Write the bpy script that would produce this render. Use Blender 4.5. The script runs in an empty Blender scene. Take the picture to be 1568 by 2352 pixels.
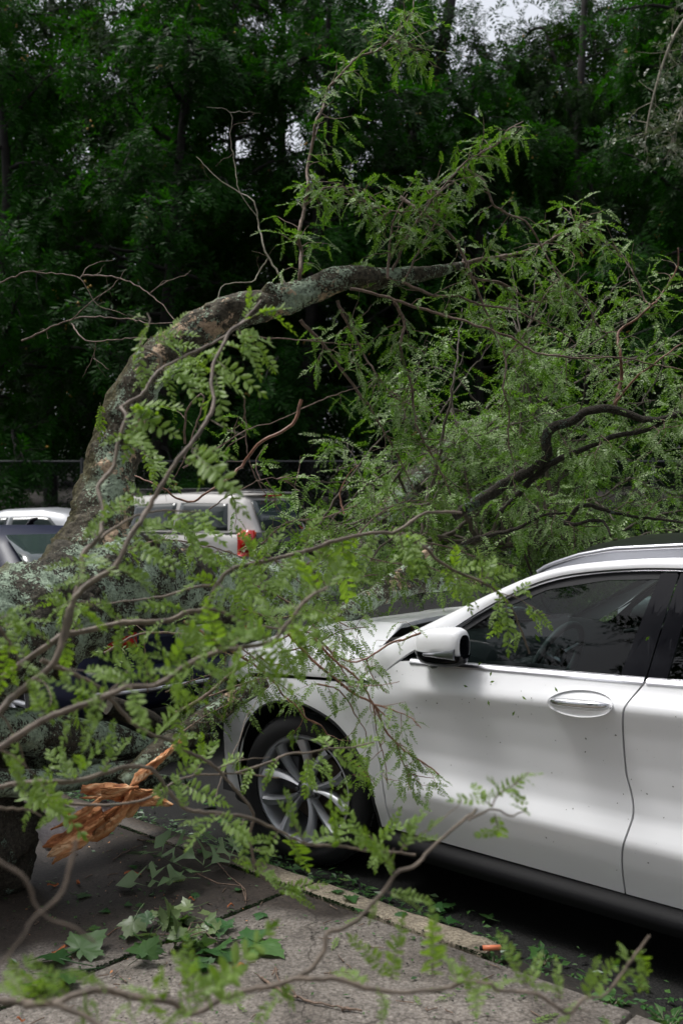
import bpy, math, random
import numpy as np
from mathutils import Matrix, Vector
from math import sin, cos, pi, radians as R
rng = np.random.default_rng(7)
random.seed(7)
sc = bpy.context.scene
col = sc.collection
# ---------------------------------------------------------------- camera, sky, sun, exposure
F, HZ, EYE = 2286.7, 1165.0, 1.72
TH = math.atan((1176 - HZ) / F)
cam = bpy.data.objects.new('camera', bpy.data.cameras.new('camera'))
col.objects.link(cam); sc.camera = cam
cam.location = (0, 0, EYE); cam.rotation_euler = (pi / 2 - TH, 0, 0)
cam.data.sensor_fit = 'VERTICAL'; cam.data.sensor_height = 36; cam.data.sensor_width = 24
cam.data.lens = 35.0; cam.data.clip_start = .05; cam.data.clip_end = 600
cam.data.dof.use_dof = True; cam.data.dof.focus_distance = 4.7; cam.data.dof.aperture_fstop = 3.2
w = bpy.data.worlds.new('World'); sc.world = w; w.use_nodes = True
nt = w.node_tree; bg = nt.nodes['Background']
sky = nt.nodes.new('ShaderNodeTexSky'); sky.sky_type = 'NISHITA'; sky.sun_disc = False
SUN_EL, SUN_AZ = R(66), R(-78)
sky.sun_elevation = SUN_EL; sky.sun_rotation = SUN_AZ; sky.dust_density = 7; sky.ozone_density = 1.5; sky.air_density = 1.2
hs = nt.nodes.new('ShaderNodeHueSaturation'); hs.inputs['Saturation'].default_value = .34
nt.links.new(sky.outputs[0], hs.inputs['Color']); cl = nt.nodes.new('ShaderNodeMix'); cl.data_type = 'RGBA'; cl.inputs[0].default_value = .45; cl.inputs[7].default_value = (5.3, 5.5, 6.1, 1)   # thin even cloud over the clear sky
nt.links.new(hs.outputs[0], cl.inputs[6]); nt.links.new(cl.outputs[2], bg.inputs['Color'])
bg.inputs['Strength'].default_value = .12
sd = bpy.data.lights.new('sun', 'SUN'); sun = bpy.data.objects.new('sun', sd); col.objects.link(sun)
sd.energy = 1.5; sd.angle = R(16); sd.color = (1, .99, .97)
sv = Vector((sin(SUN_AZ) * cos(SUN_EL), cos(SUN_AZ) * cos(SUN_EL), sin(SUN_EL)))
sun.rotation_euler = sv.to_track_quat('Z', 'Y').to_euler()
sc.view_settings.view_transform = 'Standard'; sc.view_settings.look = 'None'
sc.view_settings.gamma = 1; sc.view_settings.use_curve_mapping = False
sc.view_settings.exposure = 0.68
sc.render.engine = 'CYCLES'
cy = sc.cycles
cy.use_denoising = True; cy.max_bounces = 7; cy.diffuse_bounces = 3; cy.glossy_bounces = 3
cy.transmission_bounces = 4; cy.transparent_max_bounces = 12; cy.caustics_reflective = False; cy.caustics_refractive = False
cy.use_adaptive_sampling = True; cy.adaptive_threshold = .015

# ---------------------------------------------------------------- helpers
def unp(u, v, d):
    """a point of the photograph (1568 x 2352 grid) at the depth d in metres"""
    a = (v - 1176) / F; x = (u - 784) / F
    r = np.array([x, cos(TH) - a * sin(TH), -(sin(TH) + a * cos(TH))])
    r = r * (d / r[1]); r[2] += EYE
    return r
def nrm(a):
    a = np.asarray(a, float); return a / (np.linalg.norm(a) + 1e-9)

class MB:
    def __init__(s): s.v = []; s.q = []; s.t = []; s.n = 0
    def add(s, v, q=None, t=None):
        v = np.asarray(v, float).reshape(-1, 3)
        if q is not None and len(q): s.q.append(np.asarray(q, int).reshape(-1, 4) + s.n)
        if t is not None and len(t): s.t.append(np.asarray(t, int).reshape(-1, 3) + s.n)
        s.v.append(v); s.n += len(v); return s
    def mesh(s, name, smooth=True):
        me = bpy.data.meshes.new(name)
        v = np.concatenate(s.v) if s.v else np.zeros((0, 3))
        q = np.concatenate(s.q) if s.q else np.zeros((0, 4), int)
        t = np.concatenate(s.t) if s.t else np.zeros((0, 3), int)
        me.vertices.add(len(v)); me.vertices.foreach_set('co', v.astype(np.float32).ravel())
        li = np.concatenate([q.ravel(), t.ravel()]).astype(np.int32)
        me.loops.add(len(li)); me.loops.foreach_set('vertex_index', li)
        ls = np.concatenate([np.arange(len(q)) * 4, len(q) * 4 + np.arange(len(t)) * 3]).astype(np.int32)
        me.polygons.add(len(ls)); me.polygons.foreach_set('loop_start', ls)
        me.polygons.foreach_set('use_smooth', np.full(len(ls), smooth))
        me.update(calc_edges=True); return me
    def box(s, c, d, rot=None, taper=1.0):
        x, y, z = np.array(d) / 2
        v = np.array([[a * x * (taper if k > 0 else 1), b * y * (taper if k > 0 else 1), k * z] for k in (-1, 1) for a, b in ((-1, -1), (1, -1), (1, 1), (-1, 1))])
        if rot is not None: v = v @ np.array(rot).T
        return s.add(v + np.array(c), [[0, 3, 2, 1], [4, 5, 6, 7], [0, 1, 5, 4], [1, 2, 6, 5], [2, 3, 7, 6], [3, 0, 4, 7]])
    def grid(s, P, flip=False, closeu=False):
        P = np.asarray(P, float); a, b = P.shape[:2]
        i = np.arange(a if closeu else a - 1)[:, None]; j = np.arange(b - 1)[None]
        i2 = (i + 1) % a
        q = np.stack([i * b + j, i2 * b + j, i2 * b + j + 1, i * b + j + 1], -1).reshape(-1, 4)
        if flip: q = q[:, ::-1]
        return s.add(P.reshape(-1, 3), q)
    def shell(s, P, inward, flip=False):
        """a grid with its border folded over by the vector(s) inward, so that the panel has an edge"""
        P = np.asarray(P, float); inward = np.broadcast_to(np.asarray(inward, float), P.shape)
        Q = np.concatenate([(P[:1] + inward[:1]), P, (P[-1:] + inward[-1:])], 0)
        I = np.concatenate([inward[:1], inward, inward[-1:]], 0)
        L = Q[:, :1] + I[:, :1]; Rr = Q[:, -1:] + I[:, -1:]
        L[0] = Q[0, :1]; L[-1] = Q[-1, :1]; Rr[0] = Q[0, -1:]; Rr[-1] = Q[-1, -1:]
        return s.grid(np.concatenate([L, Q, Rr], 1), flip)
    def tube(s, P, r, n=8, cap=True, rough=0, lump=0, fr=3.0, seed=0):
        P = np.asarray(P, float); m = len(P); r = np.broadcast_to(np.asarray(r, float), (m,))
        T = np.gradient(P, axis=0); T /= np.linalg.norm(T, axis=1)[:, None] + 1e-9
        up = np.array([0, 0, 1.]) if abs(T[0][2]) < .9 else np.array([1., 0, 0])
        a = nrm(np.cross(T[0], up)); V = np.zeros((m, n, 3)); an = np.arange(n) * 2 * pi / n
        g = np.random.default_rng(seed)
        ph = g.uniform(0, 6.3, (6,))
        for k in range(m):
            a = a - T[k] * np.dot(a, T[k]); a = nrm(a); b = np.cross(T[k], a)
            rr = np.full(n, r[k])
            if lump: rr = rr * (1 + lump * (np.sin(2 * an + ph[0] + k * .13 * fr) * .5 + np.sin(3 * an + ph[1] - k * .21 * fr) * .4 + np.sin(5 * an + ph[2] + k * .09 * fr) * .3))
            if rough: rr = rr * (1 + rough * g.normal(size=n))
            V[k] = P[k] + np.cos(an)[:, None] * a * rr[:, None] + np.sin(an)[:, None] * b * rr[:, None]
        i = np.arange(m - 1)[:, None]; j = np.arange(n)[None]; j2 = (j + 1) % n
        q = np.stack([i * n + j, i * n + j2, (i + 1) * n + j2, (i + 1) * n + j], -1).reshape(-1, 4)
        s.add(V.reshape(-1, 3), q)
        if cap:
            c0 = np.vstack([V[0], P[0]]); s.add(c0, None, [[(k + 1) % n, k, n] for k in range(n)])
            c1 = np.vstack([V[-1], P[-1] + T[-1] * r[-1] * .5]); s.add(c1, None, [[k, (k + 1) % n, n] for k in range(n)])
        return s
    def ring(s, prof, n=48, axis=1, c=(0, 0, 0)):
        """profile (radius, offset) turned about the axis"""
        an = np.arange(n) * 2 * pi / n; P = np.zeros((n, len(prof), 3)); pr = np.array(prof, float)
        P[..., 0] = np.cos(an)[:, None] * pr[None, :, 0]; P[..., 2] = np.sin(an)[:, None] * pr[None, :, 0]; P[..., 1] = pr[None, :, 1]
        if axis == 2: P = P[..., [0, 2, 1]]
        return s.grid(P + np.array(c), closeu=True, flip=(axis == 1))

def link(name, me, mat=None, parent=None, **kw):
    o = bpy.data.objects.new(name, me); col.objects.link(o)
    if mat is not None and me is not None and not me.materials: me.materials.append(mat)
    if parent is not None:
        o.parent = parent
        if kw.pop('world', False): o.matrix_parent_inverse = Matrix.Translation(-Vector(parent.location))
    kw.pop('world', None)
    for k, v in kw.items(): o[k] = v
    return o
def obj(name, mb, mat, parent=None, smooth=True, **kw):
    return link(name, mb.mesh(name, smooth), mat, parent, **kw)
def thing(name, label, cat, loc=(0, 0, 0), rz=0, group=None):
    o = bpy.data.objects.new(name, None); col.objects.link(o); o.empty_display_size = .1
    o.location = loc; o.rotation_euler = (0, 0, rz); o['label'] = label; o['category'] = cat
    if group: o['group'] = group
    return o
def sub(o, ang=35):
    """sharp edges past an angle keep creases crisp"""
    me = o.data; me.set_sharp_from_angle(angle=R(ang)); return o

# ---------------------------------------------------------------- materials
def mat(name, color=(.5, .5, .5), rough=.5, metal=0, spec=.5, coat=0, bump=0, bscale=50, var=0, vscale=5, alpha=None):
    m = bpy.data.materials.new(name); m.use_nodes = True; t = m.node_tree; p = t.nodes['Principled BSDF']
    p.inputs['Base Color'].default_value = (*color, 1); p.inputs['Roughness'].default_value = rough
    p.inputs['Metallic'].default_value = metal; p.inputs['Specular IOR Level'].default_value = spec
    p.inputs['Coat Weight'].default_value = coat; p.inputs['Coat Roughness'].default_value = .03
    if var or bump:
        tc = t.nodes.new('ShaderNodeTexCoord')
    if var:
        n = t.nodes.new('ShaderNodeTexNoise'); n.inputs['Scale'].default_value = vscale; n.inputs['Detail'].default_value = 6
        t.links.new(tc.outputs['Object'], n.inputs['Vector'])
        r = t.nodes.new('ShaderNodeValToRGB'); r.color_ramp.elements[0].position = .35; r.color_ramp.elements[1].position = .65
        r.color_ramp.elements[0].color = (*[c * (1 - var) for c in color], 1); r.color_ramp.elements[1].color = (*[min(1, c * (1 + var)) for c in color], 1)
        t.links.new(n.outputs['Fac'], r.inputs['Fac']); t.links.new(r.outputs['Color'], p.inputs['Base Color'])
    if bump:
        n = t.nodes.new('ShaderNodeTexNoise'); n.inputs['Scale'].default_value = bscale; n.inputs['Detail'].default_value = 4
        t.links.new(tc.outputs['Object'], n.inputs['Vector'])
        b = t.nodes.new('ShaderNodeBump'); b.inputs['Strength'].default_value = bump; b.inputs['Distance'].default_value = .01
        t.links.new(n.outputs['Fac'], b.inputs['Height']); t.links.new(b.outputs['Normal'], p.inputs['Normal'])
    return m
def N(t, typ, **kw):
    n = t.nodes.new(typ)
    for k, v in kw.items():
        if k in n.inputs: n.inputs[k].default_value = v
        else: setattr(n, k, v)
    return n
def ramp(t, src, stops, interp='LINEAR'):
    r = t.nodes.new('ShaderNodeValToRGB'); r.color_ramp.interpolation = interp
    while len(r.color_ramp.elements) < len(stops): r.color_ramp.elements.new(.5)
    for e, (p, c) in zip(r.color_ramp.elements, stops):
        e.position = p; e.color = (*c, 1) if len(c) == 3 else c
    t.links.new(src, r.inputs['Fac']); return r.outputs['Color']
def mix(t, fac, a, b, blend='MIX'):
    m = t.nodes.new('ShaderNodeMix'); m.data_type = 'RGBA'; m.blend_type = blend
    for s, x in ((0, fac), (6, a), (7, b)):
        if hasattr(x, 'is_output'): t.links.new(x, m.inputs[s])
        else: m.inputs[s].default_value = x if s == 0 else (*x, 1)
    return m.outputs[2]
def leafmat(name, a, b, under, rough=.42, trans=.35, tcol=(.18, .34, .03), spec=.5):
    m = bpy.data.materials.new(name); m.use_nodes = True; t = m.node_tree; p = t.nodes['Principled BSDF']
    g = N(t, 'ShaderNodeNewGeometry'); oi = N(t, 'ShaderNodeObjectInfo')
    ad = N(t, 'ShaderNodeMath', operation='ADD'); t.links.new(g.outputs['Random Per Island'], ad.inputs[0]); t.links.new(oi.outputs['Random'], ad.inputs[1])
    fr = N(t, 'ShaderNodeMath', operation='FRACT'); t.links.new(ad.outputs[0], fr.inputs[0])
    pw = N(t, 'ShaderNodeMath', operation='POWER'); t.links.new(fr.outputs[0], pw.inputs[0]); pw.inputs[1].default_value = 1.7
    c = mix(t, pw.outputs[0], a, b)
    c = mix(t, g.outputs['Backfacing'], c, under)
    tc = N(t, 'ShaderNodeTexCoord'); n = N(t, 'ShaderNodeTexNoise', Scale=1.3, Detail=2.0)
    t.links.new(g.outputs['Position'], n.inputs['Vector'])
    v = ramp(t, n.outputs['Fac'], [(.3, (.65, .65, .65)), (.7, (1.25, 1.25, 1.25))])
    c = mix(t, 1.0, c, v, 'MULTIPLY')
    t.links.new(c, p.inputs['Base Color']); p.inputs['Roughness'].default_value = rough; p.inputs['Specular IOR Level'].default_value = spec
    tr = N(t, 'ShaderNodeBsdfTranslucent'); tr.inputs['Color'].default_value = (*tcol, 1)
    mx = N(t, 'ShaderNodeMixShader'); mx.inputs[0].default_value = trans
    t.links.new(p.outputs[0], mx.inputs[1]); t.links.new(tr.outputs[0], mx.inputs[2])
    t.links.new(mx.outputs[0], t.nodes['Material Output'].inputs['Surface']); return m
def barkmat(name, dark, mid, lichen, tan, s=1.0, lich=.5, tanp=.62, moss=0.0, bump=.9):
    m = bpy.data.materials.new(name); m.use_nodes = True; t = m.node_tree; p = t.nodes['Principled BSDF']
    g = N(t, 'ShaderNodeNewGeometry'); pos = g.outputs['Position']
    n1 = N(t, 'ShaderNodeTexNoise', Scale=38 * s, Detail=6.0, Roughness=.7); t.links.new(pos, n1.inputs['Vector'])
    n2 = N(t, 'ShaderNodeTexNoise', Scale=4.2 * s, Detail=9.0, Roughness=.75); t.links.new(pos, n2.inputs['Vector'])
    mp = N(t, 'ShaderNodeMapping'); mp.inputs['Location'].default_value = (7, 3, 5); t.links.new(pos, mp.inputs['Vector'])
    n3 = N(t, 'ShaderNodeTexNoise', Scale=3.1 * s, Detail=8.0, Roughness=.72); t.links.new(mp.outputs[0], n3.inputs['Vector'])
    n4 = N(t, 'ShaderNodeTexVoronoi', Scale=60 * s); t.links.new(pos, n4.inputs['Vector'])
    base = ramp(t, n1.outputs['Fac'], [(.35, dark), (.65, mid)])
    n5 = N(t, 'ShaderNodeTexNoise', Scale=90 * s, Detail=3.0); t.links.new(pos, n5.inputs['Vector'])
    ml = N(t, 'ShaderNodeMath', operation='MULTIPLY_ADD'); t.links.new(n5.outputs['Fac'], ml.inputs[0]); ml.inputs[1].default_value = .34
    sb = N(t, 'ShaderNodeMath', operation='SUBTRACT'); t.links.new(n2.outputs['Fac'], sb.inputs[0]); sb.inputs[1].default_value = .17; t.links.new(sb.outputs[0], ml.inputs[2])
    lm = ramp(t, ml.outputs[0], [(lich, (0, 0, 0)), (lich + .025, (1, 1, 1))])
    lc = ramp(t, n1.outputs['Fac'], [(.36, [c * .45 for c in lichen]), (.5, lichen), (.68, [min(1, c * 1.35) for c in lichen])])
    tm = ramp(t, n3.outputs['Fac'], [(tanp, (0, 0, 0)), (tanp + .02, (1, 1, 1))])
    tcl = ramp(t, n1.outputs['Fac'], [(.33, [c * .35 for c in tan]), (.5, tan), (.7, [min(1, c * 1.3) for c in tan])])
    c = mix(t, lm, base, lc); c = mix(t, tm, c, tcl)
    if moss:
        sx = N(t, 'ShaderNodeSeparateXYZ'); t.links.new(g.outputs['Normal'], sx.inputs[0])
        ma = N(t, 'ShaderNodeMath', operation='MULTIPLY_ADD'); t.links.new(sx.outputs[0], ma.inputs[0]); ma.inputs[1].default_value = -.45
        t.links.new(n2.outputs['Fac'], ma.inputs[2])
        mm = ramp(t, ma.outputs[0], [(.60, (0, 0, 0)), (.78, (1, 1, 1))])
        mc = ramp(t, n1.outputs['Fac'], [(.3, (.030, .026, .014)), (.7, (.115, .105, .05))])
        c = mix(t, mm, c, mc)
    t.links.new(c, p.inputs['Base Color']); p.inputs['Roughness'].default_value = .85; p.inputs['Specular IOR Level'].default_value = .25
    b = N(t, 'ShaderNodeBump', Strength=bump, Distance=.012)
    ah = mix(t, .5, n1.outputs['Color'], n4.outputs['Distance']); ah = mix(t, .35, ah, lm)
    t.links.new(ah, b.inputs['Height']); t.links.new(b.outputs['Normal'], p.inputs['Normal']); return m

M = {}
M['leaf_near'] = leafmat('leaf_near', (.035, .100, .006), (.200, .310, .040), (.21, .31, .09), .42, .40, (.27, .46, .018), .32)
M['leaf_mid'] = leafmat('leaf_mid', (.026, .082, .005), (.160, .260, .028), (.18, .27, .08), .40, .34, (.18, .34, .012), .32)
M['leaf_fallen'] = leafmat('leaf_fallen', (.018, .060, .005), (.185, .295, .050), (.26, .36, .15), .38, .33, (.17, .38, .016), .32)
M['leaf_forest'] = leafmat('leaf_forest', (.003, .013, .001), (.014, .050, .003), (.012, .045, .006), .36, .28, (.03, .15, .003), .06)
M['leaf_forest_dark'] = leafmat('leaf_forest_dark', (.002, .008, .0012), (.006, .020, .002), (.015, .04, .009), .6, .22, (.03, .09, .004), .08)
M['leaf_oak'] = leafmat('leaf_oak', (.06, .085, .035), (.09, .115, .05), (.13, .15, .09), .4, .2, (.10, .16, .04))
M['leaf_broad'] = leafmat('leaf_broad', (.03, .10, .025), (.075, .165, .04), (.13, .19, .10), .38, .2, (.12, .25, .03))
M['leaf_silver'] = leafmat('leaf_silver', (.14, .23, .10), (.22, .31, .15), (.16, .22, .15), .4, .15, (.12, .2, .08), .4)
M['crown_twig'] = mat('crown_twig', (.070, .055, .038), .7)
M['leaf_pale'] = leafmat('leaf_pale', (.11, .17, .06), (.16, .21, .08), (.16, .21, .12), .4, .2, (.15, .25, .05))
M['twig'] = mat('twig', (.17, .115, .082), .6, var=.4, vscale=60, bump=.5, bscale=200)
M['twig_near'] = mat('twig_near', (.16, .125, .095), .6, var=.35, vscale=30)
M['twig_red'] = mat('twig_red', (.20, .095, .055), .5, var=.4, vscale=40)
M['twig_pale'] = mat('twig_pale', (.22, .20, .14), .6, var=.3, vscale=60)
M['bark'] = barkmat('bark', (.020, .017, .012), (.12, .105, .075), (.30, .37, .27), (.52, .38, .26), 1.0, .50, .57, moss=1)
M['bark_trunk'] = barkmat('bark_trunk', (.014, .013, .010), (.09, .08, .06), (.27, .34, .25), (.30, .25, .17), 1.2, .485, .70, moss=.5, bump=1)
M['bark_dark'] = barkmat('bark_dark', (.016, .014, .011), (.07, .06, .045), (.16, .22, .17), (.25, .18, .12), 2.0, .60, .72)
M['bark_forest'] = mat('bark_forest', (.012, .010, .008), .9, var=.4, vscale=8)
def woodmat():
    m = bpy.data.materials.new('torn_wood'); m.use_nodes = True; t = m.node_tree; p = t.nodes['Principled BSDF']
    tc = N(t, 'ShaderNodeTexCoord'); m0 = N(t, 'ShaderNodeMapping'); m0.inputs['Rotation'].default_value = (0, R(31), 0); t.links.new(tc.outputs['Object'], m0.inputs['Vector'])
    mp = N(t, 'ShaderNodeMapping'); mp.inputs['Scale'].default_value = (3, 22, 45)
    t.links.new(m0.outputs[0], mp.inputs['Vector'])
    n = N(t, 'ShaderNodeTexNoise', Scale=1.0, Detail=5.0); t.links.new(mp.outputs[0], n.inputs['Vector'])
    t.links.new(ramp(t, n.outputs['Fac'], [(.30, (.20, .06, .02)), (.43, (.46, .17, .06)), (.55, (.62, .30, .13)), (.70, (.80, .58, .36))]), p.inputs['Base Color'])
    b = N(t, 'ShaderNodeBump', Strength=.8, Distance=.01); t.links.new(n.outputs['Fac'], b.inputs['Height']); t.links.new(b.outputs['Normal'], p.inputs['Normal'])
    p.inputs['Roughness'].default_value = .7; return m
M['wood'] = woodmat()
M['paint'] = mat('white_paint', (.84, .845, .86), .35, coat=.7)
M['black_gloss'] = mat('black_gloss', (.004, .004, .006), .10, spec=.2)
M['roof_black'] = mat('roof_black', (.006, .006, .007), .3, spec=.35)
M['black_plastic'] = mat('black_plastic', (.007, .007, .008), .5, spec=.18, bump=.2, bscale=600)
M['rubber'] = mat('rubber', (.014, .014, .015), .8)
M['chrome'] = mat('chrome', (.78, .78, .80), .12, 1)
M['satin'] = mat('satin_chrome', (.62, .62, .66), .28, 1)
M['alloy'] = mat('alloy', (.50, .51, .54), .36, .6)
M['alloy_dark'] = mat('alloy_dark', (.10, .10, .11), .4, .6)
M['disc'] = mat('brake_disc', (.14, .11, .09), .5, .8)
M['gap'] = mat('gap_dark', (.006, .006, .008), .7)
M['interior'] = mat('interior', (.022, .022, .024), .6, bump=.2, bscale=300)
M['interior_light'] = mat('interior_trim', (.13, .135, .14), .45)
M['headliner'] = mat('headliner', (.16, .16, .16), .9)
def glassmat(name, tint=(.5, .56, .54), rough=.0, refl=1.0):
    m = bpy.data.materials.new(name); m.use_nodes = True; t = m.node_tree; t.nodes.remove(t.nodes['Principled BSDF'])
    tr = N(t, 'ShaderNodeBsdfTransparent'); tr.inputs[0].default_value = (*tint, 1)
    gl = N(t, 'ShaderNodeBsdfGlossy', Roughness=rough); gl.inputs['Color'].default_value = (refl, refl, refl, 1)
    f = N(t, 'ShaderNodeFresnel', IOR=1.45); mx = N(t, 'ShaderNodeMixShader')
    t.links.new(f.outputs[0], mx.inputs[0]); t.links.new(tr.outputs[0], mx.inputs[1]); t.links.new(gl.outputs[0], mx.inputs[2])
    t.links.new(mx.outputs[0], t.nodes['Material Output'].inputs['Surface']); return m
M['glass'] = glassmat('car_glass', (.36, .43, .42), refl=.6)
M['glass_dark'] = glassmat('privacy_glass', (.10, .11, .12))
M['lens'] = glassmat('lamp_lens', (.9, .9, .9), .02)
M['amber'] = mat('amber_lens', (.55, .15, .02), .2)
def redmat():
    m = mat('tail_lens', (.50, .015, .008), .15, coat=.5); return m
M['red'] = redmat()
M['red_orange'] = mat('tail_lens_orange', (.75, .13, .02), .2, coat=.5)
# ---------------------------------------------------------------- the kerb frame: x runs back along the kerb, w away from the pavement
CX, CY, YAW = -.179, 4.717, .730
D_ = np.array([cos(YAW), -sin(YAW)]); N_ = np.array([sin(YAW), cos(YAW)])
def kw(x, w_, z=0.0):
    p = np.array([CX, CY]) + x * D_ + w_ * N_
    return np.array([p[0], p[1], z])
def kwa(P):
    P = np.asarray(P, float); o = P.copy()
    o[..., 0] = CX + P[..., 0] * D_[0] + P[..., 1] * N_[0]; o[..., 1] = CY + P[..., 0] * D_[1] + P[..., 1] * N_[1]
    return o
def terrain(x, y):
    return np.clip(np.asarray(y) - 11, 0, 11) * .033

# ---------------------------------------------------------------- road, pavement, kerb, forest floor
def roadmat():
    m = mat('asphalt', (.035, .035, .036), .8, spec=.12); t = m.node_tree; p = t.nodes['Principled BSDF']; g = N(t, 'ShaderNodeNewGeometry')
    n = N(t, 'ShaderNodeTexNoise', Scale=140.0, Detail=3.0); t.links.new(g.outputs['Position'], n.inputs['Vector'])
    n2 = N(t, 'ShaderNodeTexNoise', Scale=.9, Detail=4.0); t.links.new(g.outputs['Position'], n2.inputs['Vector'])
    c = ramp(t, n.outputs['Fac'], [(.35, (.009, .009, .009)), (.6, (.028, .028, .027)), (.75, (.06, .06, .056))])
    t.links.new(c, p.inputs['Base Color'])
    t.links.new(ramp(t, n2.outputs['Fac'], [(.4, (.6, .6, .6)), (.6, (.85, .85, .85))]), p.inputs['Roughness'])
    b = N(t, 'ShaderNodeBump', Strength=.6, Distance=.008); t.links.new(n.outputs['Fac'], b.inputs['Height']); t.links.new(b.outputs['Normal'], p.inputs['Normal'])
    return m
M['asphalt'] = roadmat()
def concmat(name, a, b_, wetlo=.44, wethi=.56):
    m = mat(name, a, .8); t = m.node_tree; p = t.nodes['Principled BSDF']; g = N(t, 'ShaderNodeNewGeometry')
    n = N(t, 'ShaderNodeTexNoise', Scale=75.0, Detail=5.0, Roughness=.75); t.links.new(g.outputs['Position'], n.inputs['Vector'])
    v = N(t, 'ShaderNodeTexVoronoi', Scale=95.0); t.links.new(g.outputs['Position'], v.inputs['Vector'])
    n1 = N(t, 'ShaderNodeTexNoise', Scale=14.0, Detail=6.0); t.links.new(g.outputs['Position'], n1.inputs['Vector'])
    c = ramp(t, n.outputs['Fac'], [(.32, [k * .45 for k in a]), (.47, a), (.62, b_), (.8, [k * 1.35 for k in b_])])
    c = mix(t, .5, c, ramp(t, v.outputs['Color'], [(.1, (.62, .60, .59)), (.5, (1, 1, 1)), (.9, (1.3, 1.27, 1.24))]), 'MULTIPLY')
    c = mix(t, .6, c, ramp(t, n1.outputs['Fac'], [(.3, (.6, .6, .6)), (.6, (1.1, 1.1, 1.1))]), 'MULTIPLY')
    n7 = N(t, 'ShaderNodeTexNoise', Scale=2.6, Detail=7.0, Roughness=.65, Distortion=.6); t.links.new(g.outputs['Position'], n7.inputs['Vector'])
    c = mix(t, .75, c, ramp(t, n7.outputs['Fac'], [(.36, (.55, .52, .49)), (.47, (.9, .89, .87)), (.58, (1.12, 1.11, 1.1))]), 'MULTIPLY')
    vc = N(t, 'ShaderNodeTexVoronoi', Scale=.55, feature='DISTANCE_TO_EDGE'); dn = N(t, 'ShaderNodeVectorMath', operation='MULTIPLY_ADD'); t.links.new(n1.outputs['Color'], dn.inputs[0]); dn.inputs[1].default_value = (.16, .16, 0); t.links.new(g.outputs['Position'], dn.inputs[2]); t.links.new(dn.outputs[0], vc.inputs['Vector'])
    c = mix(t, 1.0, c, ramp(t, vc.outputs['Distance'], [(0, (.35, .33, .3)), (.0022, (.5, .48, .45)), (.004, (1, 1, 1))]), 'MULTIPLY')
    # damp patches: under the trees' drip line and along the kerb
    n2 = N(t, 'ShaderNodeTexNoise', Scale=1.5, Detail=3.0); t.links.new(g.outputs['Position'], n2.inputs['Vector'])
    sp = N(t, 'ShaderNodeSeparateXYZ'); t.links.new(g.outputs['Position'], sp.inputs[0])
    k1 = N(t, 'ShaderNodeMath', operation='MULTIPLY_ADD'); t.links.new(sp.outputs[1], k1.inputs[0]); k1.inputs[1].default_value = .42; k1.inputs[2].default_value = -1.62
    k2 = N(t, 'ShaderNodeMath', operation='MULTIPLY_ADD'); t.links.new(sp.outputs[0], k2.inputs[0]); k2.inputs[1].default_value = -.22; t.links.new(k1.outputs[0], k2.inputs[2])
    k3 = N(t, 'ShaderNodeMath', operation='MULTIPLY_ADD'); t.links.new(n2.outputs['Fac'], k3.inputs[0]); k3.inputs[1].default_value = .9; t.links.new(k2.outputs[0], k3.inputs[2])
    wet = ramp(t, k3.outputs[0], [(wetlo, (0, 0, 0)), (wethi, (1, 1, 1))])
    c = mix(t, wet, c, mix(t, 1.0, c, (.23, .20, .18), 'MULTIPLY'))
    t.links.new(c, p.inputs['Base Color'])
    t.links.new(ramp(t, wet, [(0, (.85, .85, .85)), (1, (.6, .6, .6))]), p.inputs['Roughness'])
    b = N(t, 'ShaderNodeBump', Strength=.55, Distance=.004); t.links.new(n.outputs['Fac'], b.inputs['Height']); t.links.new(b.outputs['Normal'], p.inputs['Normal'])
    return m
M['concrete'] = concmat('concrete', (.150, .132, .115), (.255, .232, .208))
M['kerb'] = concmat('kerb_concrete', (.20, .17, .125), (.33, .29, .22), .75, 1.0)
M['soil'] = mat('soil', (.016, .013, .009), .95, bump=.8, bscale=40, var=.5, vscale=12)

# road sheet: flat by the kerb, rising gently into the car park
xs = np.concatenate([np.linspace(-150, -30, 8), np.linspace(-26, 26, 27), np.linspace(30, 150, 8)])
ys = np.concatenate([np.linspace(-60, -4, 6), np.linspace(0, 24, 25), [26]])
G = np.zeros((len(xs), len(ys), 3)); G[..., 0] = xs[:, None]; G[..., 1] = ys[None]; G[..., 2] = terrain(G[..., 0], G[..., 1])
obj('road', MB().grid(G), M['asphalt'], None, kind='structure')
ys2 = np.concatenate([[21.5], np.linspace(23, 60, 20), [90, 200]])
G = np.zeros((len(xs), len(ys2), 3)); G[..., 0] = xs[:, None]; G[..., 1] = ys2[None]
G[..., 2] = terrain(0, 22) + .01 + np.clip(G[..., 1] - 24, 0, 60) * .10 + .12 * np.sin(G[..., 0] * 1.3) * np.cos(G[..., 1] * .9) * (G[..., 1] > 23)
obj('forest_floor', MB().grid(G), M['soil'], None, kind='structure')

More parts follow.
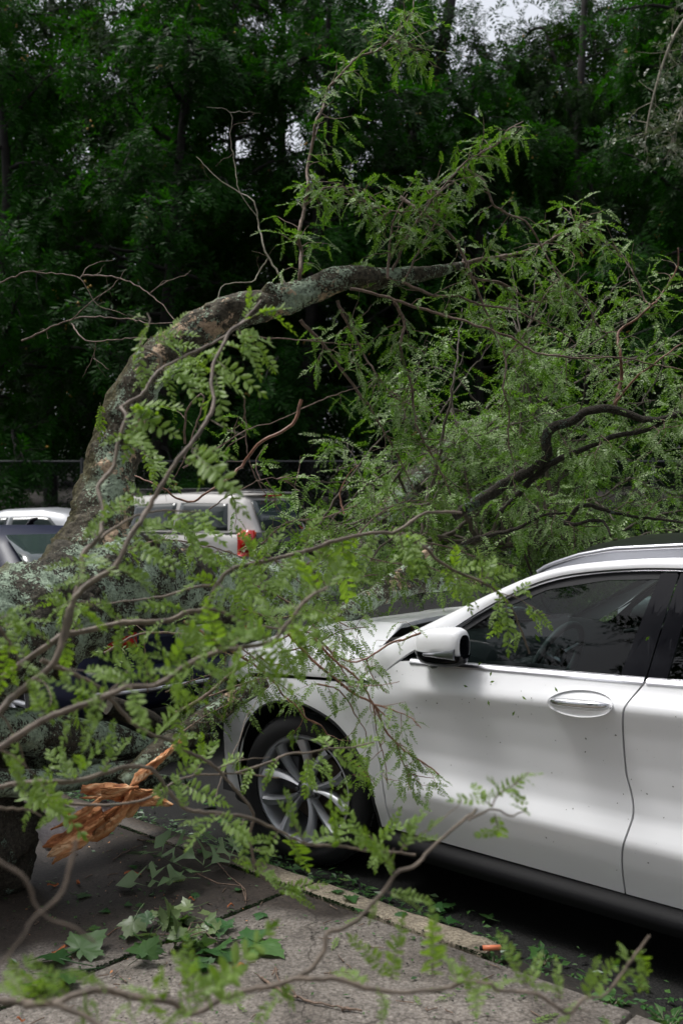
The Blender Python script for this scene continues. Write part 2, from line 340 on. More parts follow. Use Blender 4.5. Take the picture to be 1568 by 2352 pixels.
# pavement slabs (tooled joints recessed)
pv = link('pavement', MB().grid(kwa([[[-16, -6.4, .07], [-16, -.42, .07]], [[14, -6.4, .07], [14, -.42, .07]]]), flip=True).mesh('pavement'), M['soil'], None, kind='structure')
def slab(lx, lw, z0=.0, b=.008, nx=6, seed=0):
    g = np.random.default_rng(seed)
    a = np.array([-lx / 2, -lx / 2 + b] + list(np.linspace(-lx / 2, lx / 2, nx)[1:-1]) + [lx / 2 - b, lx / 2])
    c = np.array([-lw / 2, -lw / 2 + b] + list(np.linspace(-lw / 2, lw / 2, 5)[1:-1]) + [lw / 2 - b, lw / 2])
    P = np.zeros((len(a), len(c), 3)); P[..., 0] = a[:, None]; P[..., 1] = c[None]
    ed = np.ones((len(a), len(c)), bool); ed[1:-1, 1:-1] = False
    P[..., 2] = np.where(ed, -b, 0)
    P[ed, 0] += g.normal(0, .002, ed.sum()); P[ed, 1] += g.normal(0, .002, ed.sum())
    return P
SL = 1.52; sm = MB().shell(slab(SL - .012, 1.5 - .012), (0, 0, -.05), flip=False).mesh('concrete_slab'); sm.materials.append(M['concrete'])
for r_ in range(4):
    for k in range(-7, 7):
        x0 = .345 + SL * (k + .5) ; w0 = -.42 - .75 - 1.5 * r_
        o = bpy.data.objects.new('concrete_slab', sm); col.objects.link(o); o.parent = pv
        o.location = kw(x0, w0, .12 + .004 * random.uniform(-1, 1)); o.rotation_euler = (R(random.uniform(-.15, .15)), R(random.uniform(-.15, .15)), -YAW)
# kerb stones: the run ends beside the car, beyond it only a dirt strip is left
kr = link('kerb', None, None, None, kind='structure')
def kerbstone(L, seed):
    g = np.random.default_rng(seed); n = int(L / .06) + 2
    xx = np.linspace(-L / 2, L / 2, n); pr = np.array([[.08, -.04], [.078, .06], [.06, .115], [.04, .12], [-.06, .121], [-.066, .112], [-.066, -.04]])
    P = np.zeros((n, len(pr), 3)); P[..., 0] = xx[:, None]; P[..., 1] = pr[None, :, 0] + g.normal(0, .0022, (n, len(pr))); P[..., 2] = pr[None, :, 1] + g.normal(0, .0015, (n, len(pr)))
    wear = np.clip(1 - (L / 2 - np.abs(xx)) / .03, 0, 1); P[:, 1:-1, 2] -= wear[:, None] * .012
    return P
for i, (a, b_) in enumerate([(-10.5, -9.01), (-9, -7.51), (-7.5, -6.01), (-6, -4.51), (-4.5, -3.01), (-3, -1.51), (-1.5, -.36), (-.345, .335), (.35, 1.27)]):
    P = kerbstone(b_ - a, i); mb = MB().grid(P)
    for e in (P[0], P[-1]): mb.add(np.vstack([e, e.mean(0)]), None, [[k, k + 1, len(e)] for k in range(len(e) - 1)])
    o = obj('kerb_stone', mb, M['kerb'], kr); o.location = kw((a + b_) / 2, -.34, 0); o.rotation_euler = (0, 0, -YAW)
g = np.random.default_rng(3); n = 60; P = np.zeros((n, 7, 3))
for i, x in enumerate(np.linspace(1.29, 7.5, n)):
    for j, w_ in enumerate(np.linspace(-.425, -.12 + .04 * sin(x * 5), 7)): P[i, j] = (x, w_, (.095, .085, .07, .05, .03, .012, -.01)[j] + g.normal(0, .006))
obj('dirt_verge', MB().grid(kwa(P), flip=True), M['soil'], None, kind='structure')

# ---------------------------------------------------------------- the white car
PROF = np.array([[.15, .09], [.29, .055], [.40, .02], [.485, .0], [.505, .002], [.58, .036], [.66, .046], [.76, .040], [.86, .024], [.938, .002], [.952, .004], [1.0, .028], [1.06, .055], [1.20, .112], [1.35, .178], [1.48, .245], [1.6, .32]])
PRF2 = np.array([[.15, .09], [.29, .05], [.40, .02], [.6, .008], [.85, .008], [.90, .012], [.95, .03], [1.06, .055], [1.2, .112], [1.35, .178], [1.6, .32]])
SUPN = 2.6
def wsup(x):
    a = np.clip((-.25 - x) / .72, 0, 1); f = .95 - .95 * (1 - a ** SUPN) ** (1 / SUPN)
    b = np.clip((x - 3.0) / .72, 0, 1); return f + .95 - .95 * (1 - b ** 2.4) ** (1 / 2.4)
def sidew(x, z):
    x = np.asarray(x, float); z = np.asarray(z, float)
    c = .933 + .05 * (x - .5); zz = np.where(z > .7, np.where(z > 1.04, z, .7 + (z - .7) * (.95 - .7) / (c - .7)), z)
    zz = np.where((z > .7) & (z < 1.04) & (z > c), .95 + (z - c) * (1.04 - .95) / (1.04 - c + 1e-6), zz)
    a = np.interp(zz, PROF[:, 0], PROF[:, 1]); b = np.interp(zz, PRF2[:, 0], PRF2[:, 1])
    f = np.clip((x - .42) / .35, 0, 1) * np.clip((2.45 - x) / .3, 0, 1); f = f * f * (3 - 2 * f)
    w_ = a * f + b * (1 - f)
    for ax in (-.04, 2.80):
        d = np.hypot(x - ax, z - .36); w_ = w_ - .016 * np.exp(-((d - .43) / .07) ** 2) * (z < .9)
    return w_ + wsup(x)
def surf(x, z, off=0, side=-1):
    w_ = sidew(x, z) + off
    return np.stack([x, side * (.95 - w_), z], -1)
def resamp(P, n):
    P = np.asarray(P, float); d = np.r_[0, np.cumsum(np.linalg.norm(np.diff(P, axis=0), axis=1))]; t = np.linspace(0, d[-1], n)
    return np.stack([np.interp(t, d, P[:, k]) for k in range(P.shape[1])], -1)
def smooth(P, n):
    """Catmull-Rom through the points"""
    P = np.asarray(P, float); Q = np.vstack([2 * P[0] - P[1], P, 2 * P[-1] - P[-2]]); out = []
    for i in range(1, len(Q) - 2):
        for t in np.linspace(0, 1, 9)[:-1]:
            a, b, c, d = Q[i - 1], Q[i], Q[i + 1], Q[i + 2]
            out.append(.5 * (2 * b + (c - a) * t + (2 * a - 5 * b + 4 * c - d) * t * t + (3 * b - 3 * c + d - a) * t ** 3))
    return resamp(np.array(out + [P[-1]]), n)
def ruled(A, B, n, m, off=0, side=-1, sm=True):
    A = smooth(A, n) if sm and len(A) > 2 else resamp(A, n); B = smooth(B, n) if sm and len(B) > 2 else resamp(B, n)
    t = np.linspace(0, 1, m)[None, :, None]; P = A[:, None] * (1 - t) + B[:, None] * t
    return surf(P[..., 0], P[..., 1], off, side)
CAR = thing('white_suv', 'white SUV at the kerb with fallen boughs lying across its bonnet', 'car', tuple(kw(0, .95, 0)), -YAW)
def cp(name, mb, m, parent=None, smooth=True, **k):
    o = obj(name, mb, M[m] if isinstance(m, str) else m, parent or CAR, smooth, **k)
    if len(o.data.polygons): o.data.set_sharp_from_angle(angle=R(42))
    return o
ARCH = [(-.530, .24), (-.511, .369), (-.448, .542), (-.367, .665), (-.24, .755), (-.04, .79), (.161, .745), (.277, .675), (.353, .595), (.406, .495), (.430, .373), (.438, .29)]
SEAMF = [(.507, .29), (.492, .36), (.478, .464), (.455, .60), (.42, .75), (.40, .85), (.396, .925), (.40, .958)]
SEAMR = [(1.602, .285), (1.604, .36), (1.612, .446), (1.630, .52), (1.642, .603), (1.630, .67), (1.612, .74), (1.608, .85), (1.612, .93), (1.628, 1.0), (1.674, 1.078)]
for side in (-1, 1):
    fl = side > 0; inn = (0, -side * .022, 0)
    def sh(P, f=False): return MB().shell(P, inn, flip=fl ^ f)
    # front door and rear door: rows of equal height between the seams
    def door(A, B, tx, tz):
        n = 44; A = smooth(A, 200); B = smooth(B, 200); s = np.linspace(0, 1, 46)
        P = np.zeros((n, 46, 2)); zt = np.interp(A[-1, 0] + (B[-1, 0] - A[-1, 0]) * s, tx, tz); z0 = A[0, 1] + (B[0, 1] - A[0, 1]) * s
        for i, t in enumerate(np.linspace(0, 1, n)):
            z = z0 + (zt - z0) * t; xa = np.interp(z, A[:, 1], A[:, 0]); xb = np.interp(z, B[:, 1], B[:, 0])
            P[i, :, 0] = xa + (xb - xa) * s; P[i, :, 1] = z
        return surf(P[..., 0], P[..., 1], 0, side)
    fd = cp('front_door', sh(door([(a + .005, b) for a, b in SEAMF], [(a - .004, b) for a, b in SEAMR], [.40, .425, .545, .60, 1.68], [.950, .955, 1.040, 1.045, 1.078]), True), 'paint')
    rd = cp('rear_door', sh(door([(a + .004, b) for a, b in SEAMR], [(2.26, .285), (2.30, .5), (2.38, .68), (2.50, .85), (2.56, 1.0), (2.58, 1.12)], [1.67, 2.6], [1.078, 1.12]), True), 'paint')
    # fender: a fan round the wheel arch
    outer = [(-.530, .24), (-.53, .37), (-.475, .55), (-.43, .68), (-.44, .775), (-.44, .862), (-.2, .885), (.05, .903), (.2, .912), (.394, .925), (.40, .85), (.42, .75), (.455, .60), (.474, .464), (.488, .36), (.502, .29)]
    inner = [(-.528, .24), (-.511, .369), (-.448, .542), (-.385, .645), (-.33, .70), (-.26, .745), (-.15, .777), (-.02, .79), (.10, .768), (.25, .695), (.31, .645), (.36, .585), (.405, .495), (.422, .43), (.430, .373), (.438, .29)]
    fen = cp('fender', sh(ruled(inner, outer, 60, 12, 0, side, False), False), 'paint')
    cp('wheel_arch_lip', MB().tube(surf(*smooth(ARCH, 50).T, .004, side), .009, 6), 'gap', fen)
    # arch liner
    P = smooth(ARCH, 30); L = np.zeros((30, 2, 3)); L[:, 0] = surf(P[:, 0], P[:, 1], .004, side); L[:, 1] = L[:, 0]; L[:, 1, 1] = side * .62
    cp('wheel_arch_liner', MB().grid(L, flip=fl), 'gap', fen)
    # rear quarter, a fan round the rear arch
    ar = [(2.80 + (a + .04) * 1.0, b) for a, b in ARCH]; ro = [(2.27, .285), (2.305, .5), (2.385, .68), (2.505, .85), (2.565, 1.0), (2.585, 1.10), (2.8, 1.13), (3.1, 1.13), (3.4, 1.10), (3.62, 1.02), (3.66, .9), (3.62, .7), (3.5, .5), (3.35, .3)]
    ri = [(2.31, .24), (2.33, .37), (2.39, .54), (2.47, .665), (2.55, .72), (2.62, .765), (2.72, .785), (2.85, .79), (2.97, .76), (3.08, .70), (3.17, .62), (3.23, .52), (3.27, .40), (3.278, .29)]
    cp('rear_quarter', sh(ruled(ri, ro, 60, 12, 0, side, False), False), 'paint')
    P = smooth([(a, b) for a, b in ri], 30); L = np.zeros((30, 2, 3)); L[:, 0] = surf(P[:, 0], P[:, 1], .004, side); L[:, 1] = L[:, 0]; L[:, 1, 1] = side * .62
    cp('rear_arch_liner', MB().grid(L, flip=fl), 'gap')
    # sill cladding, black, in two steps
    x = np.linspace(.44, 2.28, 50); pr = [(.288, .075), (.275, .045), (.25, .018), (.225, .012), (.19, .03), (.17, .09), (.165, .3)]
    P = np.stack([np.stack([x, np.full(50, 0) + side * (.95 - o), np.full(50, z)], -1) for z, o in pr], 1)
    cp('sill_cladding', MB().shell(P, (0, 0, 0), flip=not fl), 'black_plastic')
    # inner body: a dark core behind the seams
    x = np.linspace(.43, 2.3, 30); P = np.stack([surf(x, np.full(30, z), .025, side) for z in (.27, .4, .5, .6, .75, .9, 1.0, 1.05)], 1)
    cp('door_aperture', MB().grid(P, flip=not fl), 'gap')
    # white band of the A-pillar and roof side
    top = [(.31, 1.04), (.40, 1.085), (.658, 1.215), (.935, 1.358), (1.149, 1.452), (1.357, 1.497), (1.728, 1.528), (2.2, 1.525), (2.7, 1.46), (3.1, 1.36), (3.4, 1.25), (3.5, 1.15)]
    bot = [(.42, .955), (.56, 1.065), (.758, 1.185), (.965, 1.322), (1.187, 1.427), (1.457, 1.474), (1.736, 1.490), (2.2, 1.485), (2.60, 1.43), (2.85, 1.35), (3.05, 1.25), (3.2, 1.13)]
    A = smooth(top, 90); B = smooth(bot, 90); t = np.linspace(0, 1, 8)[None, :, None]; Q = A[:, None] * (1 - t) + B[:, None] * t
    P = surf(Q[..., 0], Q[..., 1], 0, side); P[:, 0, 1] -= side * .012; P[..., 1] += side * .006 * np.sin(np.linspace(0, pi, 8))[None]
    P[:, 0, 2] += .0
    cp('roof_side_rail', MB().shell(P, (0, -side * .02, -.004), flip=not fl), 'paint')
    # fender top behind the bonnet corner (where the pillar band starts)
    A = resamp([(.10, .908), (.25, .915), (.394, .93), (.42, .955)], 20); B = resamp([(.10, .912), (.22, .975), (.30, 1.02), (.33, 1.05)], 20)
    P = np.zeros((20, 6, 3))
    for j in range(6):
        Q = A + (B - A) * j / 5; P[:, j] = surf(Q[:, 0], Q[:, 1], .002, side)
    # brightwork round the side glass
    sbot = [(.62, 1.058), (.76, 1.165), (.81, 1.200), (.97, 1.308), (1.19, 1.411), (1.46, 1.460), (1.736, 1.476), (2.2, 1.471), (2.58, 1.416), (2.8, 1.34), (3.0, 1.22), (3.08, 1.14)]
    A = smooth(bot, 90); A[:, 1] -= .006; B = smooth(sbot, 90); P = np.stack([surf(A[:, 0], A[:, 1], .004, side), surf((A[:, 0] + B[:, 0]) / 2, (A[:, 1] + B[:, 1]) / 2, -.002, side), surf(B[:, 0], B[:, 1], .006, side)], 1)
    P = P[8:]
    cp('window_surround', MB().shell(P, (0, -side * .012, 0), flip=not fl), 'satin')
    for a, b, z0, z1 in ((.60, 1.670, 1.047, 1.083), (1.682, 3.1, 1.083, 1.142)):
        x = np.linspace(a, b, 30); z = np.linspace(z0, z1, 30)
        cp('waist_moulding', MB().shell(np.stack([surf(x, z + d, o, side) for d, o in ((-.014, .0), (-.006, -.008), (.006, -.006), (.012, .004))], 1), (0, -side * .01, 0), flip=fl), 'satin')
    # glass and black pillars
    def poly(name, pts, m, off, parent=CAR, mbn=1.0):
        P = np.array(pts, float); c = P.mean(0); n = len(P)
        A = resamp(np.vstack([P, P[:1]]), 61)[:-1]; rings = [c + (A - c) * s for s in (1, .75, .5, .25)]
        mb = MB(); G = np.stack([surf(r[:, 0], r[:, 1], off, side) for r in rings], 1); mb.grid(G, closeu=True, flip=not fl)
        cc = surf(c[0], c[1], off, side); mb.add(np.vstack([G[:, -1], cc[None]]), None, [[(k, (k + 1) % 60, 60), ((k + 1) % 60, k, 60)][fl] for k in range(60)])
        return cp(name, mb, m, parent)
    gf = [(.83, 1.195), (.97, 1.293), (1.19, 1.395), (1.44, 1.444), (1.655, 1.458), (1.62, 1.30), (1.575, 1.092), (1.2, 1.068), (.80, 1.058), (.775, 1.12)]
    poly('front_window', gf, 'glass', .014, fd)
    seal = resamp(np.array([(.66, 1.06)] + gf[:1] + gf[1:5]), 40)
    cp('window_seal', MB().shell(np.stack([surf(seal[:, 0], seal[:, 1] + d, .010, side) for d in (.022, -.012)], 1), (0, -side * .01, 0), flip=not fl), 'gap', fd)
    poly('mirror_gusset', [(.62, 1.062), (.83, 1.198), (.775, 1.12), (.80, 1.06)], 'black_gloss', .009, fd)
    poly('pillar_trim', [(1.655, 1.468), (1.725, 1.472), (1.672, 1.09), (1.572, 1.085)], 'black_gloss', .006, fd)
    poly('pillar_trim', [(1.731, 1.472), (1.80, 1.474), (1.752, 1.095), (1.678, 1.09)], 'black_gloss', .006, rd)
    poly('rear_window', [(1.80, 1.464), (2.2, 1.460), (2.50, 1.425), (2.55, 1.12), (2.1, 1.105), (1.755, 1.098)], 'glass_dark', .012, rd)
    poly('quarter_window', [(2.53, 1.41), (2.78, 1.33), (2.98, 1.2), (3.04, 1.145), (2.57, 1.125)], 'glass_dark', .012)
    # door handle in its scooped recess
    hx = 1.445; hz = .981
    u = np.linspace(-1, 1, 25); v = np.linspace(-1, 1, 13); U, V = np.meshgrid(u, v, indexing='ij'); U2 = U * np.sqrt(1 - V * V / 2); V2 = V * np.sqrt(1 - U * U / 2)
    d = np.clip(1 - (U2 ** 2 + V2 ** 2), 0, 1); P = surf(hx + .135 * U2, hz - .004 + .050 * V2 + .010 * U2, 0, side)
    P[..., 1] += side * (.004 - .036 * d ** .7 + .006 * (d < .001))
    cp('handle_recess', MB().grid(P, flip=fl), 'paint', fd)
    t = np.linspace(-1, 1, 22); hp = surf(hx + .125 * t, hz + .002 + .006 * t, 0, side); hp[:, 1] += side * (.030 * (1 - t ** 4) ** .5 + .004); rr = .0165 * (1 - np.abs(t) ** 6 * .85)
    m_ = MB().tube(hp, rr, 12); hd = cp('door_handle', m_, 'chrome', fd)
    # lower face of the handle, painted
    m_ = MB().tube(hp + np.array([0, -side * .004, -.008]), rr * .95, 12); cp('handle_underside', m_, 'paint', fd)
    cp('keyhole', MB().ring([(.0001, .006), (.012, .004), (.013, -.004)], 16, 1, tuple(surf(hx + .075, hz + .004, -.032 if side < 0 else -.026, side))), 'chrome', fd)
    # mirror, folded in against the window
    mc = surf(.80, 1.135, -.085, side)
    u = np.linspace(0, 2 * pi, 33)[:-1]; rings = []
    prof = [(-1, .0), (-.98, .35), (-.9, .62), (-.7, .85), (-.4, .96), (0, 1), (.45, 1.0), (.75, .95), (.90, .85), (.97, .72), (1, .58)]
    def mshell(z0, z1, grow=0.0, dx=0):
        G = np.zeros((32, len(prof), 3))
        for j, (s, r_) in enumerate(prof):
            e = 2.6; cu = np.sign(np.cos(u)) * np.abs(np.cos(u)) ** (2 / e); su = np.sign(np.sin(u)) * np.abs(np.sin(u)) ** (2 / e)
            G[:, j, 0] = mc[0] + dx + (.128 + grow) * s; G[:, j, 1] = mc[1] + (.062 + grow) * r_ * cu + side * (.012 * s); G[:, j, 2] = mc[2] + np.clip((.082 + grow) * r_ * su + .012 * s, z0, z1)
        return G
    mir = cp('door_mirror', MB(), 'paint', CAR)
    G = mshell(-.026, .2); mb = MB().grid(G, closeu=True, flip=not fl); mg = MB(); mg.add(np.vstack([G[:, -1], G[:, -1].mean(0)[None] - np.array([.02, 0, 0])]), None, [[(k + 1) % 32, k, 32] for k in range(32)])
    cp('mirror_shell', mb, 'paint', mir); cp('mirror_glass', mg, 'black_gloss', mir)
    G = mshell(-.085, -.024, .003, .002); mb = MB().grid(G, closeu=True, flip=not fl); mb.add(np.vstack([G[:, -1], G[:, -1].mean(0)[None]]), None, [[(k + 1) % 32, k, 32] for k in range(32)])
    cp('mirror_base', mb, 'black_gloss', mir)
    t = np.linspace(0, 1, 16); top = -.027 + .032 * t ** 1.3; x = mc[0] - .050 + .170 * t
    yo = mc[1] + side * (.0665 * (1 - np.clip(-((x - mc[0]) / .128), 0, 1) ** 3) + .012 * (x - mc[0]) / .128)
    P = np.stack([np.stack([x, yo + side * o, mc[2] + z], -1) for z, o in ((-.038 + 0 * t, .0), (-.035 + 0 * t, .004), (top * .6 - .035 * .4, .005), (top, .0))], 1)
    cp('mirror_indicator', MB().shell(P, (0, -side * .01, 0), flip=fl), 'satin', mir)
    P2 = P.copy(); P2[..., 1] += side * .0025; cp('indicator_lens', MB().grid(P2, flip=fl), 'lens', mir)
    arm = surf(np.array([.72, .74, .78]), np.array([1.055, 1.07, 1.085]), np.array([.02, -.03, -.07]), side); cp('mirror_arm', MB().tube(arm, [.04, .03, .025], 10), 'black_gloss', mir)
    # headlamp
    hx_ = np.concatenate([np.linspace(-.45, -.70, 10), np.linspace(-.72, -.86, 8)])
    zt = np.interp(hx_, [-.86, -.64, -.45], [.80, .862, .885]); zb = np.interp(hx_, [-.86, -.70, -.57, -.45], [.715, .745, .81, .855])
    P = np.stack([surf(hx_, zb + (zt - zb) * k, .006, side) for k in (0, .33, .66, 1)], 1)
    hl = cp('headlight', MB().shell(P, (.01, -side * .02, 0), flip=not fl), 'chrome'); P3 = P.copy(); P3[..., 1] += side * .004; cp('headlight_lens', MB().grid(P3, flip=not fl), 'lens', hl)
    P = np.stack([surf(hx_[2:9], (zb + (zt - zb) * k)[2:9], .003, side) for k in (.12, .5)], 1); cp('side_marker', MB().shell(P, (0, -side * .01, 0), flip=not fl), 'amber', hl)
    # roof rail
    x = np.linspace(1.08, 3.0, 50); z = np.interp(x, [1.08, 1.13, 1.27, 1.42, 1.72, 2.3, 2.9, 3.0], [1.445, 1.475, 1.522, 1.552, 1.574, 1.568, 1.50, 1.46])
    P = np.stack([x, side * (.95 - .315 + 0 * x), z - .002], -1); cp('roof_rail', MB().tube(P, .0125, 10), 'satin')
    P = np.stack([np.stack([x, side * (.95 - .315 + d + 0 * x), z - e], -1) for d, e in ((.03, .085), (.006, .012), (-.012, .012))], 1)
    cp('rail_base', MB().grid(P, flip=not fl), 'satin')
# bumper round the nose: one wrap from arch to arch
def wrap(zs, xr, nm, m, off=0, parent=None):
    n = 60; G = np.zeros((2 * n - 1, len(zs), 3))
    for j, z in enumerate(zs):
        r_ = xr(z); a = np.clip((-.25 - r_) / .72, 0, 1); cmin = a ** (SUPN / 2)       # superellipse angle of the arch edge
        ph = np.linspace(0, math.acos(min(1, cmin)), n)
        x = -.25 - .72 * np.cos(ph) ** (2 / SUPN); y = .95 * np.sin(ph) ** (2 / SUPN)
        base = np.interp(z, PRF2[:, 0], PRF2[:, 1]); k = np.linspace(0, 1, n)
        x = x + np.interp(z, [.2, .3, .5, .75, .9], [.06, .02, 0, .01, .05]) * (1 - k)
        # the end meets the fender face
        xe = sidew(r_, z); ye = .95 - xe; y = y * (ye / max(y[-1], 1e-3)) ** (k ** 3); y = np.maximum(y - off, 0)
        G[n - 1:, j] = np.stack([x + off, y, np.full(n, z)], -1); G[:n, j] = np.stack([x + off, -y, np.full(n, z)], -1)[::-1]
    return cp(nm, MB().shell(G, (.02, 0, 0), flip=True), m, parent)
ax = lambda z: np.interp(z, [.24, .369, .542, .665, .70, .75], [-.532, -.513, -.45, -.435, -.445, -.447])
wrap(np.linspace(.25, .745, 22), ax, 'front_bumper', 'paint')
wrap([.17, .20, .246], lambda z: -.535, 'bumper_valance', 'black_plastic', .02)
wrap([.72, .78, .84, .86], lambda z: -.80, 'grille_surround', 'black_gloss', .03)
gr = cp('grille', MB(), 'black_gloss')
for k in range(6):
    z = .46 + .06 * k; y = np.linspace(-.42 + .01 * k, .42 - .01 * k, 15); x = -.25 - .72 * (1 - (np.abs(y) / .95) ** SUPN) ** (1 / SUPN) - .006
    cp('grille_bar', MB().tube(np.stack([x, y, np.full(15, z)], -1), .012, 6), 'chrome' if k in (0, 5) else 'black_gloss', gr)
# bonnet
ny, nx = 60, 40; Y = np.linspace(-.925, .925, ny); G = np.zeros((ny, nx, 3))
for i, y in enumerate(Y):
    a = abs(y) / .95; xf = -.25 - .70 * (1 - a ** SUPN) ** (1 / SUPN); xc = .20 + .135 * (abs(y) / .75) ** 2 if abs(y) < .75 else .335
    xf = max(xf, -.93); x = np.linspace(xf + .02, xc, nx)
    zc = 1.155 - .24 * (np.clip(.3 - x, 0, 2) / 1.2) ** 2.2; ze = .885 + .04 * np.clip((x + .5) / .7, 0, 1) - .05 * np.clip((-.5 - x) / .4, 0, 1)
    s = (1 - (abs(y) / .93) ** 5).clip(0) ** .65
    z = ze + (zc - ze) * s + .010 * np.exp(-((abs(y) - .52 - .1 * x) / .035) ** 2)
    nose = np.clip((x - (xf + .02)) / .10, 0, 1); z = z - .05 * (1 - nose) ** 2
    G[i] = np.stack([x, np.full(nx, y), z], -1)
cp('bonnet', MB().shell(G, (0, 0, -.02), flip=True), 'paint')
cowl = np.zeros((30, 3, 3))
for i, y in enumerate(np.linspace(-.80, .80, 30)):
    xc = .20 + .135 * min(1.0, (abs(y) / .75)) ** 2
    cowl[i] = [(xc - .01, y, 1.07 - .06 * abs(y) / .8), (xc + .03, y, 1.075 - .03 * abs(y) / .8), (xc + .08, y, 1.12 - .05 * abs(y) / .8)]
cp('cowl', MB().grid(cowl, flip=True), 'black_plastic')
for e, s_ in ((0, -1), (-1, 1)):
    H = G[:, -1]; H = H[:14] if s_ < 0 else H[-14:][::-1]      # rear edge of the bonnet near its corner, from the side inwards
    zt = np.interp(np.linspace(0, 1, 14), [0, .6, 1], [.925, 1.04, 1.08]); Q = surf(np.full(14, .41), zt, -.001, s_)
    P = np.stack([H + (Q - H) * k for k in np.linspace(0, 1, 6)], 1); cp('cowl_corner', MB().grid(P, flip=s_ > 0), 'paint')
cp('engine_bay', MB().box((-.2, 0, .62), (1.2, 1.5, .46)), 'gap')
cp('underbody', MB().box((1.4, 0, .25), (4.4, 1.5, .12)), 'gap')
# windscreen, roof, rear glass
def skin(stations, nm, m, ny=25, parent=None):
    G = np.zeros((len(stations), ny, 3)); t = np.linspace(-1, 1, ny)
    for i, (x, z, hw, crown, bow) in enumerate(stations):
        G[i, :, 0] = x + bow * t ** 2; G[i, :, 1] = hw * t; G[i, :, 2] = z - crown * t ** 2
    return cp(nm, MB().grid(G, flip=True), m, parent)
S = [(.26, 1.11, .79, .05, .14), (.48, 1.225, .755, .05, .16), (.70, 1.34, .715, .055, .18), (.88, 1.44, .675, .06, .18), (1.03, 1.515, .64, .065, .15)]
skin(S, 'windscreen', 'glass')
S = [(1.03, 1.517, .638, .066, .14), (1.13, 1.562, .632, .072, .10), (1.3, 1.597, .63, .075, .06), (1.6, 1.618, .63, .078, .02), (2.0, 1.62, .63, .078, 0), (2.5, 1.595, .62, .085, 0), (2.9, 1.55, .60, .09, 0), (3.15, 1.50, .58, .09, -.03)]
skin(S, 'roof', 'roof_black')
skin([(3.17, 1.495, .57, .09, -.04), (3.35, 1.35, .62, .06, -.08), (3.50, 1.15, .68, .03, -.12)], 'rear_screen', 'glass_dark')
skin([(1.0, 1.49, .60, .06, .19), (1.3, 1.565, .60, .07, .05), (2.0, 1.59, .60, .07, 0), (2.9, 1.52, .58, .07, 0)], 'headliner', 'headliner')
skin([(3.50, 1.15, .70, .03, -.14), (3.66, 1.0, .76, .0, -.22), (3.70, .7, .80, 0, -.3), (3.68, .45, .82, 0, -.35), (3.6, .28, .80, 0, -.35)], 'tailgate', 'paint')
# wheels
def wheel(x, side, steer=0.0, full=True):
    wt = thing('tmp', 'x', 'x'); 
    for k in ('label', 'category'): del wt[k]
    wt.name = 'wheel'; wt.parent = CAR; wt.location = (x, side * (.95 - .028), .365); wt.rotation_euler = (0, 0, steer)
    s = side; o = lambda v: s * v      # outboard is +
    tyre = MB().ring([(.262, -.012 * -s), (.268, o(.004)), (.30, o(.012)), (.335, o(.004)), (.355, o(-.018)), (.364, o(-.045)), (.366, o(-.12)), (.364, o(-.20)), (.352, o(-.225)), (.30, o(-.232)), (.25, o(-.22))], 96)
    cp('tyre', tyre, 'rubber', wt)
    if full:
        tb = MB()
        for k in range(60):
            a = 2 * pi * k / 60
            for yy, ln in ((-.055, .03), (-.10, .022), (-.145, .022), (-.19, .03)):
                rot = [[cos(a), 0, sin(a)], [0, 1, 0], [-sin(a), 0, cos(a)]]
                tb.box((sin(a) * .367, o(yy), cos(a) * .367), (.030, ln, .008), rot)
        cp('tread_block', tb, 'rubber', wt, False, kind='stuff')
    cp('rim', MB().ring([(.262, o(-.02)), (.2625, o(.006)), (.252, o(.008)), (.244, o(-.002)), (.236, o(-.03)), (.226, o(-.10)), (.22, o(-.20))], 96), 'alloy', wt)
    cp('brake_disc', MB().ring([(.0, o(-.11)), (.165, o(-.11)), (.168, o(-.13))], 48), 'disc', wt)
    cp('wheel_well_back', MB().ring([(.0, o(-.19)), (.225, o(-.19))], 40), 'gap', wt)
    for k in range(10):
        pair = k // 2; a0 = 2 * pi * pair / 5 + (.16 if k % 2 else -.16) + .2; tw = (.20 if k % 2 else -.10)
        n = 9; G = np.zeros((n, 7, 3))
        for i in range(n):
            t = i / (n - 1); r_ = .045 + t * .197; a = a0 + tw * (t ** 1.4) + (.1 if k % 2 else -.1) * (t - .5); wd = .014 + .015 * t ** 1.5
            c = np.array([sin(a), 0, cos(a)]); q = np.array([cos(a), 0, -sin(a)])
            dep = -.036 + .030 * t ** 2 if t > 0 else -.036
            for j, (wv, hv) in enumerate(((-1, -.035), (-1, -.012), (-.55, .001), (.0 + .3 * (1 if k % 2 else -1), .009), (.6, -.004), (1, -.016), (1, -.035))):
                G[i, j] = c * r_ + q * wd * wv + np.array([0, s * (dep + hv + .01), 0])
        sub(cp('spoke', MB().grid(G, flip=(s > 0)), 'alloy', wt), 50)
    cp('hub', MB().ring([(.0, o(-.012)), (.026, o(-.012)), (.030, o(-.018)), (.034, o(-.03)), (.060, o(-.038)), (.068, o(-.06))], 32), 'alloy', wt)
    cp('hub_cap', MB().ring([(.0, o(-.008)), (.022, o(-.009)), (.026, o(-.014))], 32), 'alloy_dark', wt)
    for k in range(5):
        a = 2 * pi * k / 5 + .2 + pi / 5; cp('lug_nut', MB().ring([(.0, o(-.018)), (.008, o(-.018)), (.0105, o(-.022)), (.0115, o(-.05))], 10, 1, (sin(a) * .052, 0, cos(a) * .052)), 'alloy_dark', wt)
    cp('caliper', MB().box((-.11 , o(-.09), .06), (.09, .06, .16)), 'alloy_dark', wt)
    return wt
wheel(-.03, -1, R(11)); wheel(-.03, 1, R(11), False); wheel(2.80, -1, 0, False); wheel(2.80, 1, 0, False)
